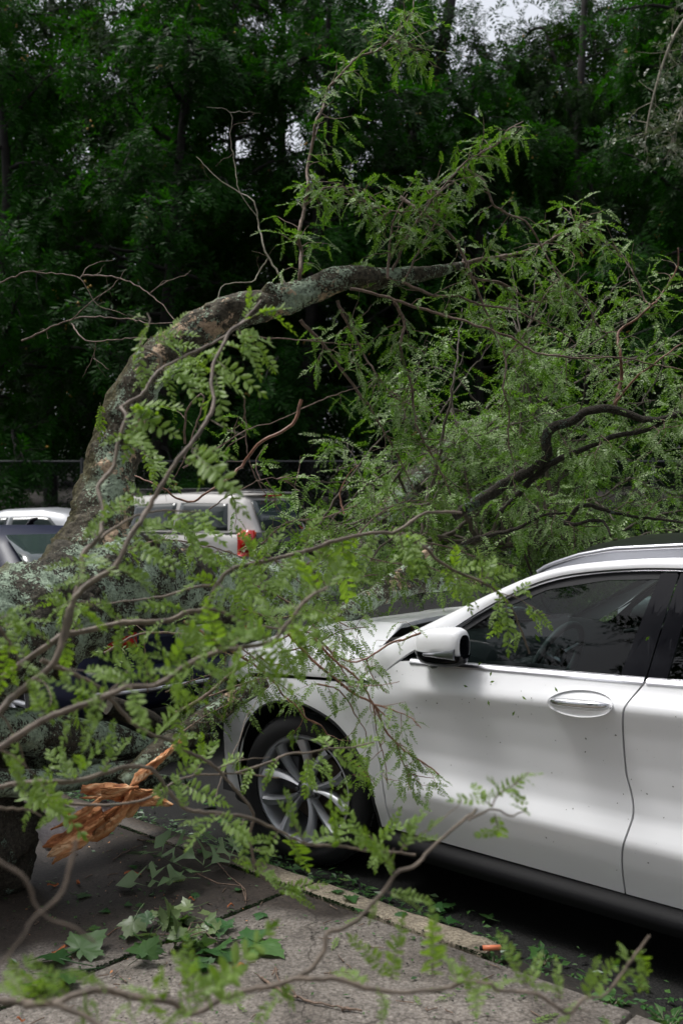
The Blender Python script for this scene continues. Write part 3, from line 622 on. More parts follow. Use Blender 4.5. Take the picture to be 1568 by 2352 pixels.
# cabin
P = np.zeros((20, 6, 3))
for i, y in enumerate(np.linspace(-.80, .80, 20)):
    P[i] = [(.30, y, 1.075), (.50, y, 1.09), (.72, y, 1.07), (.80, y, 1.0), (.82, y, .85), (.78, y, .7)]
    P[i, :, 2] += .03 * math.exp(-((y + .38) / .22) ** 2)
da = cp('dashboard', MB().grid(P, flip=True), 'interior')
cp('cabin_floor', MB().box((1.9, 0, .42), (2.9, 1.6, .1)), 'interior')
an = np.linspace(0, 2 * pi, 41); wc = np.array([1.02, -.38, 1.03]); tl = R(24)
W_ = np.stack([wc[0] + .185 * np.cos(an) * sin(tl), wc[1] + .185 * np.sin(an), wc[2] + .185 * np.cos(an) * cos(tl)], -1)
sw = cp('steering_wheel', MB().tube(W_, .0165, 10, False), 'interior_light')
cp('steering_hub', MB().ring([(.0, .03), (.05, .025), (.07, 0), (.06, -.02)], 20, 1, (0, 0, 0)), 'interior', sw)
h_ = bpy.context.scene.objects[sw.children[0].name]; h_.location = wc; h_.rotation_euler = (0, 0, R(90))
for a in (0, pi * .62, -pi * .62):
    e = wc + .18 * np.array([cos(a + pi) * sin(tl) * 1, sin(a + pi), cos(a + pi) * cos(tl)]); cp('steering_spoke', MB().tube([wc, (wc + e) / 2 + np.array([-.01, 0, 0]), e], [.022, .016, .013], 8), 'satin', sw)
cp('steering_column', MB().tube([wc, wc + np.array([-.25, 0, -.09])], [.05, .06], 12), 'interior', da)
def seat(x, y):
    s = cp('seat', MB().box((x, y, .66), (.52, .50, .16)), 'interior')
    G = np.zeros((14, 20, 3)); u = np.linspace(0, 2 * pi, 21)[:-1]
    for i, t in enumerate(np.linspace(0, 1, 14)):
        wd = .25 * (1 - .25 * t ** 3); th = .075 * (1 - .3 * t); cx = x + .22 + .20 * t; z = .70 + .58 * t
        G[i, :, 0] = cx + th * np.cos(u); G[i, :, 1] = y + wd * np.sign(np.sin(u)) * np.abs(np.sin(u)) ** .6; G[i, :, 2] = z
    cp('seat_back', MB().grid(np.swapaxes(G, 0, 1), closeu=True), 'interior', s)
    cp('head_restraint', MB().tube([(x + .42, y - .12, 1.36), (x + .43, y - .05, 1.38), (x + .43, y + .05, 1.38), (x + .42, y + .12, 1.36)], [.05, .08, .08, .05], 12), 'interior', s)
seat(1.30, -.38); seat(1.30, .38); seat(2.2, -.36); seat(2.2, .36)
for s in (-1, 1):
    x = np.linspace(.75, 1.66, 24); z = 1.0 + .05 * np.sin((x - .75) / .91 * pi)
    cp('door_card_trim', MB().tube(np.stack([x, s * (.84 + 0 * x), z + .03], -1), [.012] * 24, 8), 'interior_light')
    x = np.linspace(.5, 2.5, 12); cp('door_card', MB().grid(np.stack([np.stack([x, s * (.865 + 0 * x), np.full(12, z)], -1) for z in (.4, .8, 1.045)], 1)), 'interior')
cp('pillar_lining', MB().tube([(1.70, .86, 1.0), (1.72, .76, 1.25), (1.75, .66, 1.47)], [.04, .035, .03], 8), 'headliner')
cp('rear_view_mirror', MB().box((.83, .03, 1.38), (.03, .22, .06)), 'interior')
# ---------------------------------------------------------------- the other vehicles
def bodymat(name, c, rough=.3, metal=0.0): return mat(name, c, rough, metal, coat=.35)
M['navy'] = mat('navy_paint', (.006, .009, .030), .4, spec=.3); M['silver'] = bodymat('silver_paint', (.28, .29, .305), .4, .2)
M['champagne'] = bodymat('champagne_paint', (.40, .385, .365), .5, .0); M['shaded_tailgate'] = bodymat('shaded_tailgate', (.012, .013, .016), .3)
M['plate'] = mat('plate', (.45, .46, .50), .4)
def vehicle(name, label, pos, rz, body, green, hw, paint, wheels, roofpaint=True, group=None, wr=.33):
    """body: (x, z_low, z_high, half width); green: (x, z_base, z_roof, half width base, half width roof); x grows to the rear"""
    t = thing(name, label, 'car', pos, rz, group)
    c = lambda n, mb, m, p=None, **k: obj(n, mb, M[m] if isinstance(m, str) else m, p or t, **k)
    b = np.array(body, float); xs_ = np.linspace(b[0, 0], b[-1, 0], 70)
    zl, zh, w_ = (np.interp(xs_, b[:, 0], b[:, k]) for k in (1, 2, 3))
    # wheel arches cut into the lower edge
    sec = [(0, 0, .88), (0, .0, 1), (.25, 0, 1.0), (.55, 0, 1.0), (.75, 0, .985), (.90, 0, .955), (1, 0, .86), (1.02, 0, .5), (1.03, 0, 0)]
    G = []
    for i, x in enumerate(xs_):
        low = zl[i]
        for wx in wheels:
            d = abs(x - wx); r = wr + .06
            if d < r: low = max(low, wr + math.sqrt(r * r - d * d))
        G.append([(x, w_[i] * k, low + (zh[i] - low) * min(f, 1) + .02 * (f > 1)) for f, _, k in sec])
    G = np.array(G)
    for s in (-1, 1):
        Q = G.copy(); Q[..., 1] *= s
        mb = MB().grid(Q, flip=s > 0)
        for e, fl_ in ((Q[0], False), (Q[-1], True)):
            lo = e[0].copy(); lo[1] = 0; mb.add(np.vstack([e, lo]), None, [[k, k + 1, len(e)] for k in range(len(e) - 1)])
        c('body', mb, paint)
    g_ = np.array(green, float); xg = np.linspace(g_[0, 0], g_[-1, 0], 40); zb, zr, wb, wf = (np.interp(xg, g_[:, 0], g_[:, k]) for k in (1, 2, 3, 4))
    cab = np.stack([np.stack([xg, -wb, zb], -1), np.stack([xg, -(wb * .45 + wf * .55), zb + (zr - zb) * .55], -1), np.stack([xg, -wf, np.maximum(zr - .06, zb)], -1), np.stack([xg, -wf * .85, zr - .008], -1), np.stack([xg, 0 * xg, zr + .012], -1),
                    np.stack([xg, wf * .85, zr - .008], -1), np.stack([xg, wf, np.maximum(zr - .06, zb)], -1), np.stack([xg, (wb * .45 + wf * .55), zb + (zr - zb) * .55], -1), np.stack([xg, wb, zb], -1)], 1)
    c('cabin', MB().grid(cab, flip=True), paint)
    def side_pane(x0, x1, x2, x3, s, nm='side_window', lo=.06, hi=.80):
        """pane on the cabin side between front edge x0 (low) x1 (high) and rear edge x2 (high) x3 (low)"""
        P = np.zeros((12, 7, 3))
        for i, u in enumerate(np.linspace(0, 1, 12)):
            for j, v in enumerate(np.linspace(0, 1, 7)):
                x = (x0 + (x1 - x0) * v) * (1 - u) + (x3 + (x2 - x3) * v) * u; f = lo + (hi - lo) * v
                zb_, zr_, wb_, wf_ = (np.interp(x, g_[:, 0], g_[:, k]) for k in (1, 2, 3, 4))
                zt_ = max(zr_ - .06, zb_); z = zb_ + (zt_ - zb_) * f; m_ = zb_ + (zr_ - zb_) * .55; wm = wb_ * .45 + wf_ * .55
                wv = np.interp(z, [zb_, max(m_, zb_ + 1e-4), max(zt_, m_ + 2e-4)], [wb_, wm, wf_]); P[i, j] = (x, s * (wv + .006), z)
        return c(nm, MB().shell(P, (0, -s * .012, 0), flip=s > 0), 'carglass')
    def wh(x, s):
        W = c('wheel', MB().ring([(.0, -s * .2), (wr * .98, -s * .19), (wr, -s * .17), (wr, -s * .04), (wr * .95, 0), (wr * .68, s * .005), (wr * .66, -s * .03), (0, -s * .05)], 40), 'rubber')
        W.location = (x, s * (hw - .02), wr)
        for k in range(8):
            a = k * pi / 4; c('spoke', MB().tube([(0, -s * .03, 0), (wr * .66 * cos(a), -s * .012, wr * .66 * sin(a))], .022, 6), 'alloy', W)
        c('rim', MB().ring([(wr * .60, -s * .02), (wr * .66, s * .004), (wr * .69, s * .002)], 40), 'alloy', W)
    for x in wheels:
        for s in (-1, 1): wh(x, s)
    c('underside', MB().box(((b[0, 0] + b[-1, 0]) / 2, 0, .32), ((b[-1, 0] - b[0, 0]) * .8, hw * 1.5, .2)), 'gap')
    return t, c, side_pane
M['carglass'] = mat('car_window_dark', (.02, .028, .027), .06, coat=.3)
M['screen'] = mat('car_screen', (.035, .05, .05), .06, coat=.3)

# navy saloon parked ahead of the SUV, its boot under the fallen trunk; its tail is at x = -2.25 in the kerb frame
p = kw(-2.25, .28 + .90, 0)
t, c, sp = vehicle('navy_saloon', 'dark navy saloon under the fallen trunk with red tail lamps lit by daylight', tuple(p), -YAW,
    [(-4.55, .38, .62, .55), (-4.45, .30, .78, .80), (-3.9, .26, .90, .89), (-3.0, .22, 1.0, .90), (-1.2, .22, 1.04, .90), (-.5, .26, 1.06, .90), (-.12, .30, 1.02, .86), (0, .36, .80, .80)],
    [(-3.75, .98, .99, .78, .70), (-3.15, 1.0, 1.44, .80, .62), (-2.7, 1.02, 1.55, .82, .62), (-2.02, 1.03, 1.56, .82, .62), (-1.62, 1.03, 1.50, .80, .60), (-1.02, 1.05, 1.10, .76, .66), (-.92, 1.05, 1.06, .76, .68)], .90, 'navy', (-3.65, -.95), wr=.34)
for s in (-1, 1):
    sp(-3.35, -2.85, -2.44, -2.44, s); sp(-2.38, -2.38, -1.77, -1.47, s)
    c('tail_lamp', MB().shell(np.array([[(.035 - 1.9 * max(0, u * .36 - .27), s * (.50 + .36 * u), z) for z in np.linspace(.78, .93, 5)] for u in np.linspace(0, 1, 10)]) + np.array([.0, 0, 0]), (-.03, 0, 0), flip=s < 0), 'red')
    c('lamp_marker', MB().box((.030, s * .70, .87), (.035, .16, .035)), 'red_orange')
c('rear_screen', MB().shell(np.array([[(x, y * (1 - .1 * v), z) for v, x, z in ((0, -.99, 1.105), (.5, -1.30, 1.325), (1, -1.585, 1.505))] for y in np.linspace(-.60, .60, 12)]), (0, 0, -.01), flip=False), 'screen')
c('bumper', MB().shell(np.array([[(-.02 + .14 * (1 - abs(y / .88) ** 4) * k, y, z) for k, z in ((.6, .36), (1, .42), (1.05, .52), (1.0, .60), (.5, .64))] for y in np.linspace(-.86, .86, 24)]), (-.05, 0, 0), flip=True), 'navy')
c('bumper_strip', MB().tube([(.02 + .13 * (1 - abs(y / .88) ** 4), y, .50) for y in np.linspace(-.84, .84, 20)], .018, 6), 'satin')
c('number_plate', MB().box((.02, 0, .80), (.02, .31, .155)), 'plate')
c('boot_lid', MB().shell(np.array([[(x, y, 1.075 + .012 * (1 - (y / .76) ** 2) - .06 * max(0, (x + .25) / .25) ** 2) for x in np.linspace(-.94, .02, 8)] for y in np.linspace(-.76, .76, 12)]), (0, 0, -.01), flip=True), 'navy')
c('aerial', MB().tube([(-2.15, .0, 1.56), (-2.10, .0, 1.61), (-2.02, 0, 1.625)], [.035, .022, .008], 6), 'black_gloss')

# silver saloon broadside in the car park, far left
def place(u, depth, dz=0): q = unp(u, 1165, depth); return (q[0], depth, float(terrain(0, depth)) + dz)
t, c, sp = vehicle('silver_saloon', 'silver saloon parked broadside at the far left behind the navy car', place(60, 17.6), R(-10),
    [(-2.3, .35, .62, .60), (-2.1, .25, .80, .85), (-1.2, .22, .95, .90), (0, .22, 1.0, .90), (1.3, .24, 1.05, .90), (1.9, .3, 1.06, .86), (2.2, .38, .98, .80)],
    [(-1.15, .96, .98, .80, .70), (-.5, 1.0, 1.38, .82, .62), (-.1, 1.0, 1.47, .82, .60), (.6, 1.02, 1.49, .82, .60), (1.05, 1.03, 1.42, .80, .60), (1.65, 1.05, 1.12, .76, .64), (1.8, 1.05, 1.06, .76, .66)], .90, 'silver', (-1.4, 1.35), wr=.33)
for s in (-1, 1): sp(-.85, -.30, .02, .0, s); sp(.06, .06, .78, 1.12, s)
c('rear_screen', MB().shell(np.array([[(x, y, z) for x, z in ((1.63, 1.155), (1.33, 1.30), (1.09, 1.425))] for y in np.linspace(-.56, .56, 10)]), (0, 0, -.01), flip=False), 'screen')
for s in (-1, 1):
    c('door_handle', MB().box((.18, s * .905, .90), (.16, .02, .02)), 'satin'); c('door_mirror', MB().box((-.72, s * .95, 1.02), (.12, .14, .11)), 'silver'); c('tail_lamp', MB().box((2.12, s * .70, .88), (.14, .22, .13)), 'red')

# pale people carrier seen from its left rear
t, c, sp = vehicle('people_carrier', 'pale people carrier with an orange and red tail lamp, beyond the fallen trunk', place(393, 17.45, .0), R(-30),
    [(-2.5, .35, .70, .6), (-2.3, .28, .90, .86), (-1.5, .22, 1.05, .93), (0, .22, 1.10, .94), (2.0, .26, 1.12, .93), (2.30, .34, 1.10, .88), (2.38, .4, .95, .84)],
    [(-1.75, 1.05, 1.06, .84, .74), (-.9, 1.08, 1.55, .86, .70), (-.4, 1.10, 1.70, .88, .70), (.8, 1.10, 1.76, .88, .70), (1.8, 1.10, 1.74, .87, .70), (2.12, 1.11, 1.66, .84, .68), (2.34, 1.11, 1.12, .80, .70)], .94, 'champagne', (-1.55, 1.4), wr=.35)
for s in (-1, 1):
    sp(-1.2, -.55, -.25, -.25, s); sp(-.18, -.18, .75, .75, s); sp(.83, .83, 1.78, 1.86, s)
    c('tail_lamp', MB().shell(np.array([[(2.27 - .10 * (z > 1.1) * (z - 1.1), s * (.80 + .13 * u), z) for z in np.linspace(.74, 1.10, 6)] for u in np.linspace(0, 1, 5)]) + np.array([.08, 0, 0]), (-.25, 0, 0), flip=s < 0), 'red')
    c('tail_lamp', MB().box((2.27, s * .895, .98), (.22, .09, .34)), 'red')
    c('lamp_marker', MB().shell(np.array([[(2.30, s * (.80 + .13 * u), z) for z in np.linspace(1.05, 1.12, 3)] for u in np.linspace(0, 1, 5)]) + np.array([.07, 0, 0]), (-.25, 0, 0), flip=s < 0), 'red_orange')
    c('roof_rail', MB().tube([(x, s * .62, 1.80) for x in np.linspace(-.3, 1.8, 8)], .02, 6), 'black_plastic')
c('tailgate_window', MB().shell(np.array([[(x, y, z) for x, z in ((2.355, 1.14), (2.26, 1.40), (2.16, 1.62))] for y in np.linspace(-.62, .62, 10)]), (-.01, 0, 0), flip=False), 'screen')
c('tailgate', MB().shell(np.array([[(2.395 - .03 * (z < .6), y, z) for z in np.linspace(.42, 1.10, 5)] for y in np.linspace(-.80, .80, 10)]), (-.03, 0, 0), flip=False), 'shaded_tailgate')  # pale tailgate in shade; the shade is put into a near-black colour
c('high_brake_lamp', MB().box((2.13, 0, 1.70), (.10, .40, .035)), 'red'); c('roof_spoiler', MB().box((2.05, 0, 1.75), (.24, 1.25, .03)), 'champagne')

# ---------------------------------------------------------------- chain-link fence behind the car park
FY = 21.3; FZ = float(terrain(0, FY)); M['galv'] = mat('galvanised', (.055, .058, .060), .6, .3)
fn = thing('chain_link_fence', 'grey chain-link fence with a top rail between the parked cars and the woods', 'fence', (0, FY, FZ))
for k in range(-6, 7): obj('post', MB().tube([(k * 3.05 + .55, 0, -.1), (k * 3.05 + .55, 0, 2.42)], .032, 10), M['galv'], fn); 
obj('top_rail', MB().tube([(-18.5, 0, 2.36), (19.5, 0, 2.36)], .022, 8), M['galv'], fn)
mb = MB(); g = 0.11; wv = []
for d in (-1, 1):
    for k in range(-175, 200):
        x0 = k * g; x1 = x0 + d * 2.30; 
        if min(x0, x1) < -18.4 or max(x0, x1) > 19.4: continue
        a = np.array([[x0, .0, .03], [x0 + .004, .0, .03], [x1 + .004, .0, 2.33], [x1, .0, 2.33]]); a[:, 1] += d * .004; mb.add(a, [[0, 1, 2, 3]])
obj('chain_link', mb, M['galv'], fn, False, kind='stuff')
# ---------------------------------------------------------------- compound leaves
def frond(npairs, L, ll, droop=.25, hi=True, seed=0, wr=.36, rach=True, taper=.35, fold=.3, term=True):
    g = np.random.default_rng(seed); mb = MB(); s0 = np.linspace(.10, .97, npairs)
    f = lambda s: np.array([L * s, 0, -droop * L * s * s]); tg = lambda s: nrm([1, 0, -2 * droop * s])
    for k, s in enumerate(s0):
        for sd_ in (-1, 1):
            b = f(s + .012 * sd_); T = tg(s); up = nrm([-T[2], 0, -T[0] * -1]) if False else nrm(np.cross(T, [0, 1, 0]) * -1)
            if hi and g.random() < .05: continue
            a = R(g.uniform(46, 80)) * (1 - .3 * s); l = ll * (1 - taper * (2 * abs(s - .45)) ** 2) * g.uniform(.74, 1.12)
            sidev = np.array([0, sd_, 0.]); d = nrm(cos(a) * T + sin(a) * sidev + up * g.uniform(-.55, .2)); lat = nrm(np.cross(up, d)); nn = nrm(np.cross(d, lat) + lat * g.uniform(-.35, .35)); lat = nrm(np.cross(nn, d))
            w_ = l * wr * .5; tip = b + d * l + nn * -.06 * l
            if hi:
                v = [b, b + d * l * .28 + lat * w_ * .92 + nn * fold * w_, b + d * l * .68 + lat * w_ + nn * (fold - .2) * w_, tip, b + d * l * .68 - lat * w_ + nn * (fold - .2) * w_, b + d * l * .28 - lat * w_ * .92 + nn * fold * w_]
                mb.add(v, [[0, 3, 2, 1], [0, 5, 4, 3]])
            else:
                mb.add([b, b + d * l * .45 + lat * w_, tip, b + d * l * .45 - lat * w_], [[0, 3, 2, 1]])
    if term:
        b = f(1.0); d = tg(1.0); l = ll * .8; lat = np.array([0, 1., 0]); mb.add([b, b + d * l * .5 + lat * l * wr * .5, b + d * l, b + d * l * .5 - lat * l * wr * .5], [[0, 3, 2, 1]])
    if rach:
        r = L * .007; P = np.array([f(s) for s in np.linspace(0, 1, 6)])
        for o in ((0, r, 0), (0, 0, r)):
            o = np.array(o); A = np.stack([P - o, P + o], 1); mb.grid(A)
    return mb
def packed(mb):
    v = np.concatenate(mb.v); q = np.concatenate(mb.q); return v, q
def frames(d, n):
    d = d / (np.linalg.norm(d, axis=1)[:, None] + 1e-9); n = n - d * (n * d).sum(1)[:, None]; n /= np.linalg.norm(n, axis=1)[:, None] + 1e-9
    return np.stack([d, np.cross(n, d), n], -1)
def scatter(mb, tpl, P, Dr, Nn, S, g):
    """joins copies of the templates, placed at P along Dr with normal Nn and scale S"""
    P, Dr, Nn, S = map(np.asarray, (P, Dr, Nn, S)); Rm = frames(Dr, Nn); k = g.integers(0, len(tpl), len(P))
    for j, (v, q) in enumerate(tpl):
        i = np.nonzero(k == j)[0]
        if not len(i): continue
        V = np.einsum('kab,nb->kna', Rm[i], v) * S[i][:, None, None] + P[i][:, None]
        mb.add(V.reshape(-1, 3), (q[None] + (np.arange(len(i)) * len(v))[:, None, None]).reshape(-1, 4))
def spline(P, step):
    P = np.asarray(P, float)
    if len(P) > 2:
        L = np.linalg.norm(np.diff(P, axis=0), axis=1).sum(); return smooth(P, max(4, int(L / step) + 2))
    L = np.linalg.norm(P[1] - P[0]); return resamp(P, max(3, int(L / step) + 2))
def px(lst, d0, d1=None, wob=0.0, g=rng):
    """an outline read off the photograph, set at its own depth"""
    d1 = d0 if d1 is None else d1; n = len(lst); out = []
    for i, p in enumerate(lst):
        d = p[2] if len(p) > 2 else d0 + (d1 - d0) * i / (n - 1)
        out.append(unp(p[0], p[1], d + (wob * g.normal() if wob else 0)))
    return np.array(out)
def kinks(P, amp, g):
    P = P.copy(); n = g.normal(size=P.shape) * amp; n[0] = 0; return P + n
class Fol:
    """collects twigs and compound leaves of one plant"""
    def __init__(s, seed): s.tw = MB(); s.P = []; s.D = []; s.N = []; s.S = []; s.g = np.random.default_rng(seed)
    def leaf(s, p, d, n, sc_): s.P.append(p); s.D.append(d); s.N.append(n); s.S.append(sc_)
    def twig(s, p, d, L, r, grav=-.10, dens=1.0, size=1.0, lvl=0, jit=.28, lgrav=.5, bare=.0):
        g = s.g; n = max(4, int(L / .045)); st = L / n; P = [np.array(p, float)]; d = nrm(d)
        for i in range(n):
            d = nrm(d + g.normal(size=3) * jit + np.array([0, 0, grav])); P.append(P[-1] + d * st)
            if lvl > 0 and g.random() < .18: s.twig(P[-1], nrm(d + g.normal(size=3) * .8), L * .45, r * .6, grav, dens, size, lvl - 1, jit, lgrav, bare)
        P = np.array(P); s.tw.tube(P, np.linspace(r, r * .35, n + 1), 5 if r > .003 else 4)
        if g.random() < bare: return P
        side = 1
        for i in range(1, n + 1):
            k = dens * (1 if i < n else 2)
            while k > 0:
                if g.random() < k:
                    t = nrm(P[i] - P[i - 1]); sv_ = nrm(np.cross(t, [0, 0, 1]) + 1e-3) * side; side = -side
                    dd = nrm(t * g.uniform(.1, .7) + sv_ * g.uniform(.3, 1) + np.array([0, 0, -lgrav * g.uniform(.3, 1.6)]) + g.normal(size=3) * .25)
                    nn = nrm(np.array([0, -.15, 1.]) + g.normal(size=3) * .45); s.leaf(P[i], dd, nn, size * g.uniform(.65, 1.15))
                k -= 1
        return P
    def along(s, P, r, per_m, L, grav=-.10, dens=1.0, size=1.0, lvl=0, t0=.0, up=0.0, lgrav=.5, bare=0.0, spread=1.0):
        g = s.g; seg = np.linalg.norm(np.diff(P, axis=0), axis=1); tot = seg.sum()
        for _ in range(max(1, int(tot * per_m * (1 - t0)))):
            t = t0 + (1 - t0) * g.random(); i = min(int(t * (len(P) - 1)), len(P) - 2); p = P[i]; T = nrm(P[i + 1] - P[i])
            d = nrm(T * .6 + g.normal(size=3) * .8 * spread + np.array([0, 0, up])); s.twig(p, d, L * g.uniform(.5, 1.3), r, grav, dens, size, lvl, lgrav=lgrav, bare=bare)
    def build(s, parent, leafm, twigm, tpl, tmeshes=None, maxobj=300, key=None, nm='compound_leaf', massname='foliage'):
        if s.tw.n: obj('twigs', s.tw, twigm, parent, world=True, kind='stuff')
        P, Dd, Nn, S = map(np.array, (s.P, s.D, s.N, s.S))
        if not len(P): return
        order = np.argsort(-S / np.maximum(P[:, 1], .3)) if key is None else key(P, S)
        k = min(maxobj, len(P)) if tmeshes else 0
        Rm = frames(Dd, Nn); inv = Matrix.Translation(-Vector(parent.location))
        for i in order[:k]:
            me = tmeshes[int(s.g.integers(0, len(tmeshes)))]; o = bpy.data.objects.new(nm, me); col.objects.link(o); o.parent = parent; o.matrix_parent_inverse = inv
            Mx = Matrix.Identity(4)
            for a in range(3):
                for b in range(3): Mx[a][b] = Rm[i][a][b] * S[i]
                Mx[a][3] = P[i][a]
            o.matrix_basis = Mx
        rest = order[k:]
        if len(rest):
            mb = MB(); scatter(mb, tpl, P[rest], Dd[rest], Nn[rest], S[rest], s.g); obj(massname, mb, leafm, parent, world=True, kind='stuff')

T_near = [frond(n, 1, l, dr, True, i, wr=.42, fold=.25) for i, (n, l, dr) in enumerate([(9, .215, .2), (10, .20, .35), (8, .23, .1), (9, .21, .28), (8, .22, .5)])]
T_mid = [frond(n, 1, l, dr, True, 10 + i, wr=.38) for i, (n, l, dr) in enumerate([(10, .19, .2), (11, .18, .35), (9, .20, .1), (12, .17, .3)])]
T_low = [frond(n, 1, l, dr, False, 20 + i, wr=.38, rach=False) for i, (n, l, dr) in enumerate([(10, .19, .2), (11, .18, .4), (9, .20, .1)])]
T_for = [frond(n, 1, l, dr, False, 30 + i, wr=.30, rach=False, taper=.2) for i, (n, l, dr) in enumerate([(7, .34, .25), (8, .32, .45), (6, .36, .15)])]
def tm(T, m, nm):
    out = []
    for t in T: me = t.mesh(nm, False); me.materials.append(m); out.append(me)
    return out
ME_near = tm(T_near, M['leaf_near'], 'compound_leaf'); ME_mid = tm(T_mid, M['leaf_mid'], 'compound_leaf'); ME_fal = tm(T_mid, M['leaf_fallen'], 'compound_leaf')
P_near, P_mid, P_low, P_for = ([packed(t) for t in T] for T in (T_near, T_mid, T_low, T_for))

# ---------------------------------------------------------------- the woods behind the fence
def forest_variant(seed, H=15, low=2.2, spread=3.6, nl=36, ntw=13, nf=7, fs=.60):
    g = np.random.default_rng(seed); tr = MB(); lb = MB(); P = []; Dd = []; Nn = []; S = []; fruit = MB()
    tp = np.array([[0, 0, -.3], [g.normal() * .2, g.normal() * .2, H * .3], [g.normal() * .5, g.normal() * .5, H * .65], [g.normal() * .7, g.normal() * .7, H]]); tp = spline(tp, .5)
    tr.tube(tp, np.linspace(.24, .05, len(tp)), 10, lump=.06, seed=seed)
    for k in range(nl):
        h = low + (H - low - .3) * (k + g.random()) / nl; i = int(np.clip(h / H * len(tp), 0, len(tp) - 1)); p = tp[i]
        az = k * 2.4 + g.normal() * .4; L = spread * (1 - .65 * max(0, (h / H - .45) / .55) ** 1.5) * g.uniform(.65, 1.15)
        d = np.array([cos(az), sin(az), g.uniform(.05, .6)]); Q = [p]; n = 9
        for j in range(n): d = nrm(d + g.normal(size=3) * .16 + np.array([0, 0, -.055 - .05 * (h < 5)])); Q.append(Q[-1] + d * L / n)
        Q = np.array(Q); lb.tube(Q, np.linspace(.06, .012, n + 1), 5)
        for t in range(ntw):
            u = g.uniform(.25, 1); i = min(int(u * n), n - 1); q = Q[i]; dd = nrm(g.normal(size=3) + (Q[i + 1] - Q[i]) / L * n * .5); Lt = g.uniform(.5, 1.3); X = [q]
            for j in range(5): dd = nrm(dd + g.normal(size=3) * .2 + np.array([0, 0, -.12])); X.append(X[-1] + dd * Lt / 5)
            X = np.array(X); lb.tube(X, np.linspace(.014, .005, 6), 3, False)
            for f in range(nf):
                e = X[g.integers(1, 6)] + g.normal(size=3) * .05; o = g.normal(size=3); fd = nrm(nrm(e - p) * .7 + o * .6 + np.array([0, 0, -.75]))
                P.append(e); Dd.append(fd); Nn.append(nrm(np.array([0, 0, 1]) + nrm(e - p) * .6 + g.normal(size=3) * .3)); S.append(fs * g.uniform(.6, 1.2))
            if g.random() < .10:
                for _ in range(g.integers(2, 4)):
                    c_ = X[-1] + g.normal(size=3) * .045; r_ = .03
                    fruit.add(c_ + r_ * np.array([[1, 0, 0], [0, 1, 0], [-1, 0, 0], [0, -1, 0], [0, 0, 1], [0, 0, -1]]), None, [[0, 1, 4], [1, 2, 4], [2, 3, 4], [3, 0, 4], [1, 0, 5], [2, 1, 5], [3, 2, 5], [0, 3, 5]])
    cr = MB(); scatter(cr, P_for, P, Dd, Nn, S, g)
    return tr.mesh('trunk'), lb.mesh('limbs'), cr.mesh('crown', False), (fruit.mesh('fruit') if fruit.n else None)
FV = [forest_variant(s, H, lo, sp_) for s, H, lo, sp_ in ((101, 14, 1.8, 4.0), (102, 16, 3.2, 3.6), (103, 13, 2.4, 3.8), (104, 17, 3.8, 4.2))]
M['fruit'] = mat('yellow_fruit', (.30, .17, .02), .5)
for tr_, lb_, cr_, fr_ in FV:
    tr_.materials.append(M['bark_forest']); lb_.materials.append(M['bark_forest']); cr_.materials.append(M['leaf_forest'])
    if fr_: fr_.materials.append(M['fruit'])
def forest_tree(x, y, v, rz, s, label, group=None, lean=(0, 0), dark=False, name='forest_tree'):
    z = float(terrain(0, 22)) + max(0, y - 24) * .10
    t = thing(name, label, 'tree', (x, y, z), rz, group); t.scale = (s, s, s); t.rotation_euler = (lean[0], lean[1], rz)
    for nm, me in zip(('trunk', 'limbs', 'crown', 'fruit'), FV[v]):
        if me is None: continue
        o = link(nm, me, None, t)
        if nm in ('fruit', 'crown'): o['kind'] = 'stuff'
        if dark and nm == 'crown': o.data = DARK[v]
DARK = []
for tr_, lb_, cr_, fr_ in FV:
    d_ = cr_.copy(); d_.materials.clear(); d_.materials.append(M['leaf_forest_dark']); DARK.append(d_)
front = [(-8.3, 23.8, 0, 0.3, 1.0, 'large tree with yellow fruit at the far left of the woods, above the silver saloon'),
         (-4.4, 23.2, 2, 1.9, 1.05, 'drooping dark tree of the woods above the arching bough, left of centre'),
         (-0.6, 24.2, 0, 4.0, 1.0, 'tree with hanging leaf sprays and yellow fruit in the middle of the woods'),
         (3.4, 24.3, 2, 2.6, .92, 'lower dense tree of the woods just right of centre, below the bright sky gap'),
         (8.4, 24.0, 1, 5.0, 1.0, 'tall dark tree standing at the right edge of the woods')]
for a in front: forest_tree(*a)
for i, (x, y, v, rz, s) in enumerate([(-12.5, 30, 1, 1, 1.1), (-9.0, 31, 3, 2, 1.0), (-5.5, 30, 1, 4, 1.15), (-1.8, 31.5, 3, 5, 1.1), (1.6, 30, 0, .5, 1.0), (4.9, 32, 2, 1.2, .95), (7.6, 30.5, 3, 3.3, .95), (4.1, 28.5, 3, .7, .83), (-2.9, 27.5, 1, 2.7, 1.05), (1.4, 27.2, 1, 5.3, .95), (6.2, 27.5, 1, .3, .9), (6.6, 36, 1, 2.3, .95), (11, 35, 1, 1, 1), (11.5, 30, 1, 2.2, 1.15),
                                      (-14, 38, 3, .4, 1.2), (-9.5, 39, 1, 3, 1.2), (-5, 38, 3, 1, 1.25), (9, 39, 0, 2, 1.1), (13.5, 38, 3, 6, 1.2)]):
    forest_tree(x, y, v, rz, s, 'tree deep in the dark woods behind the front row of trees', 'trees deep in the woods', dark=True)
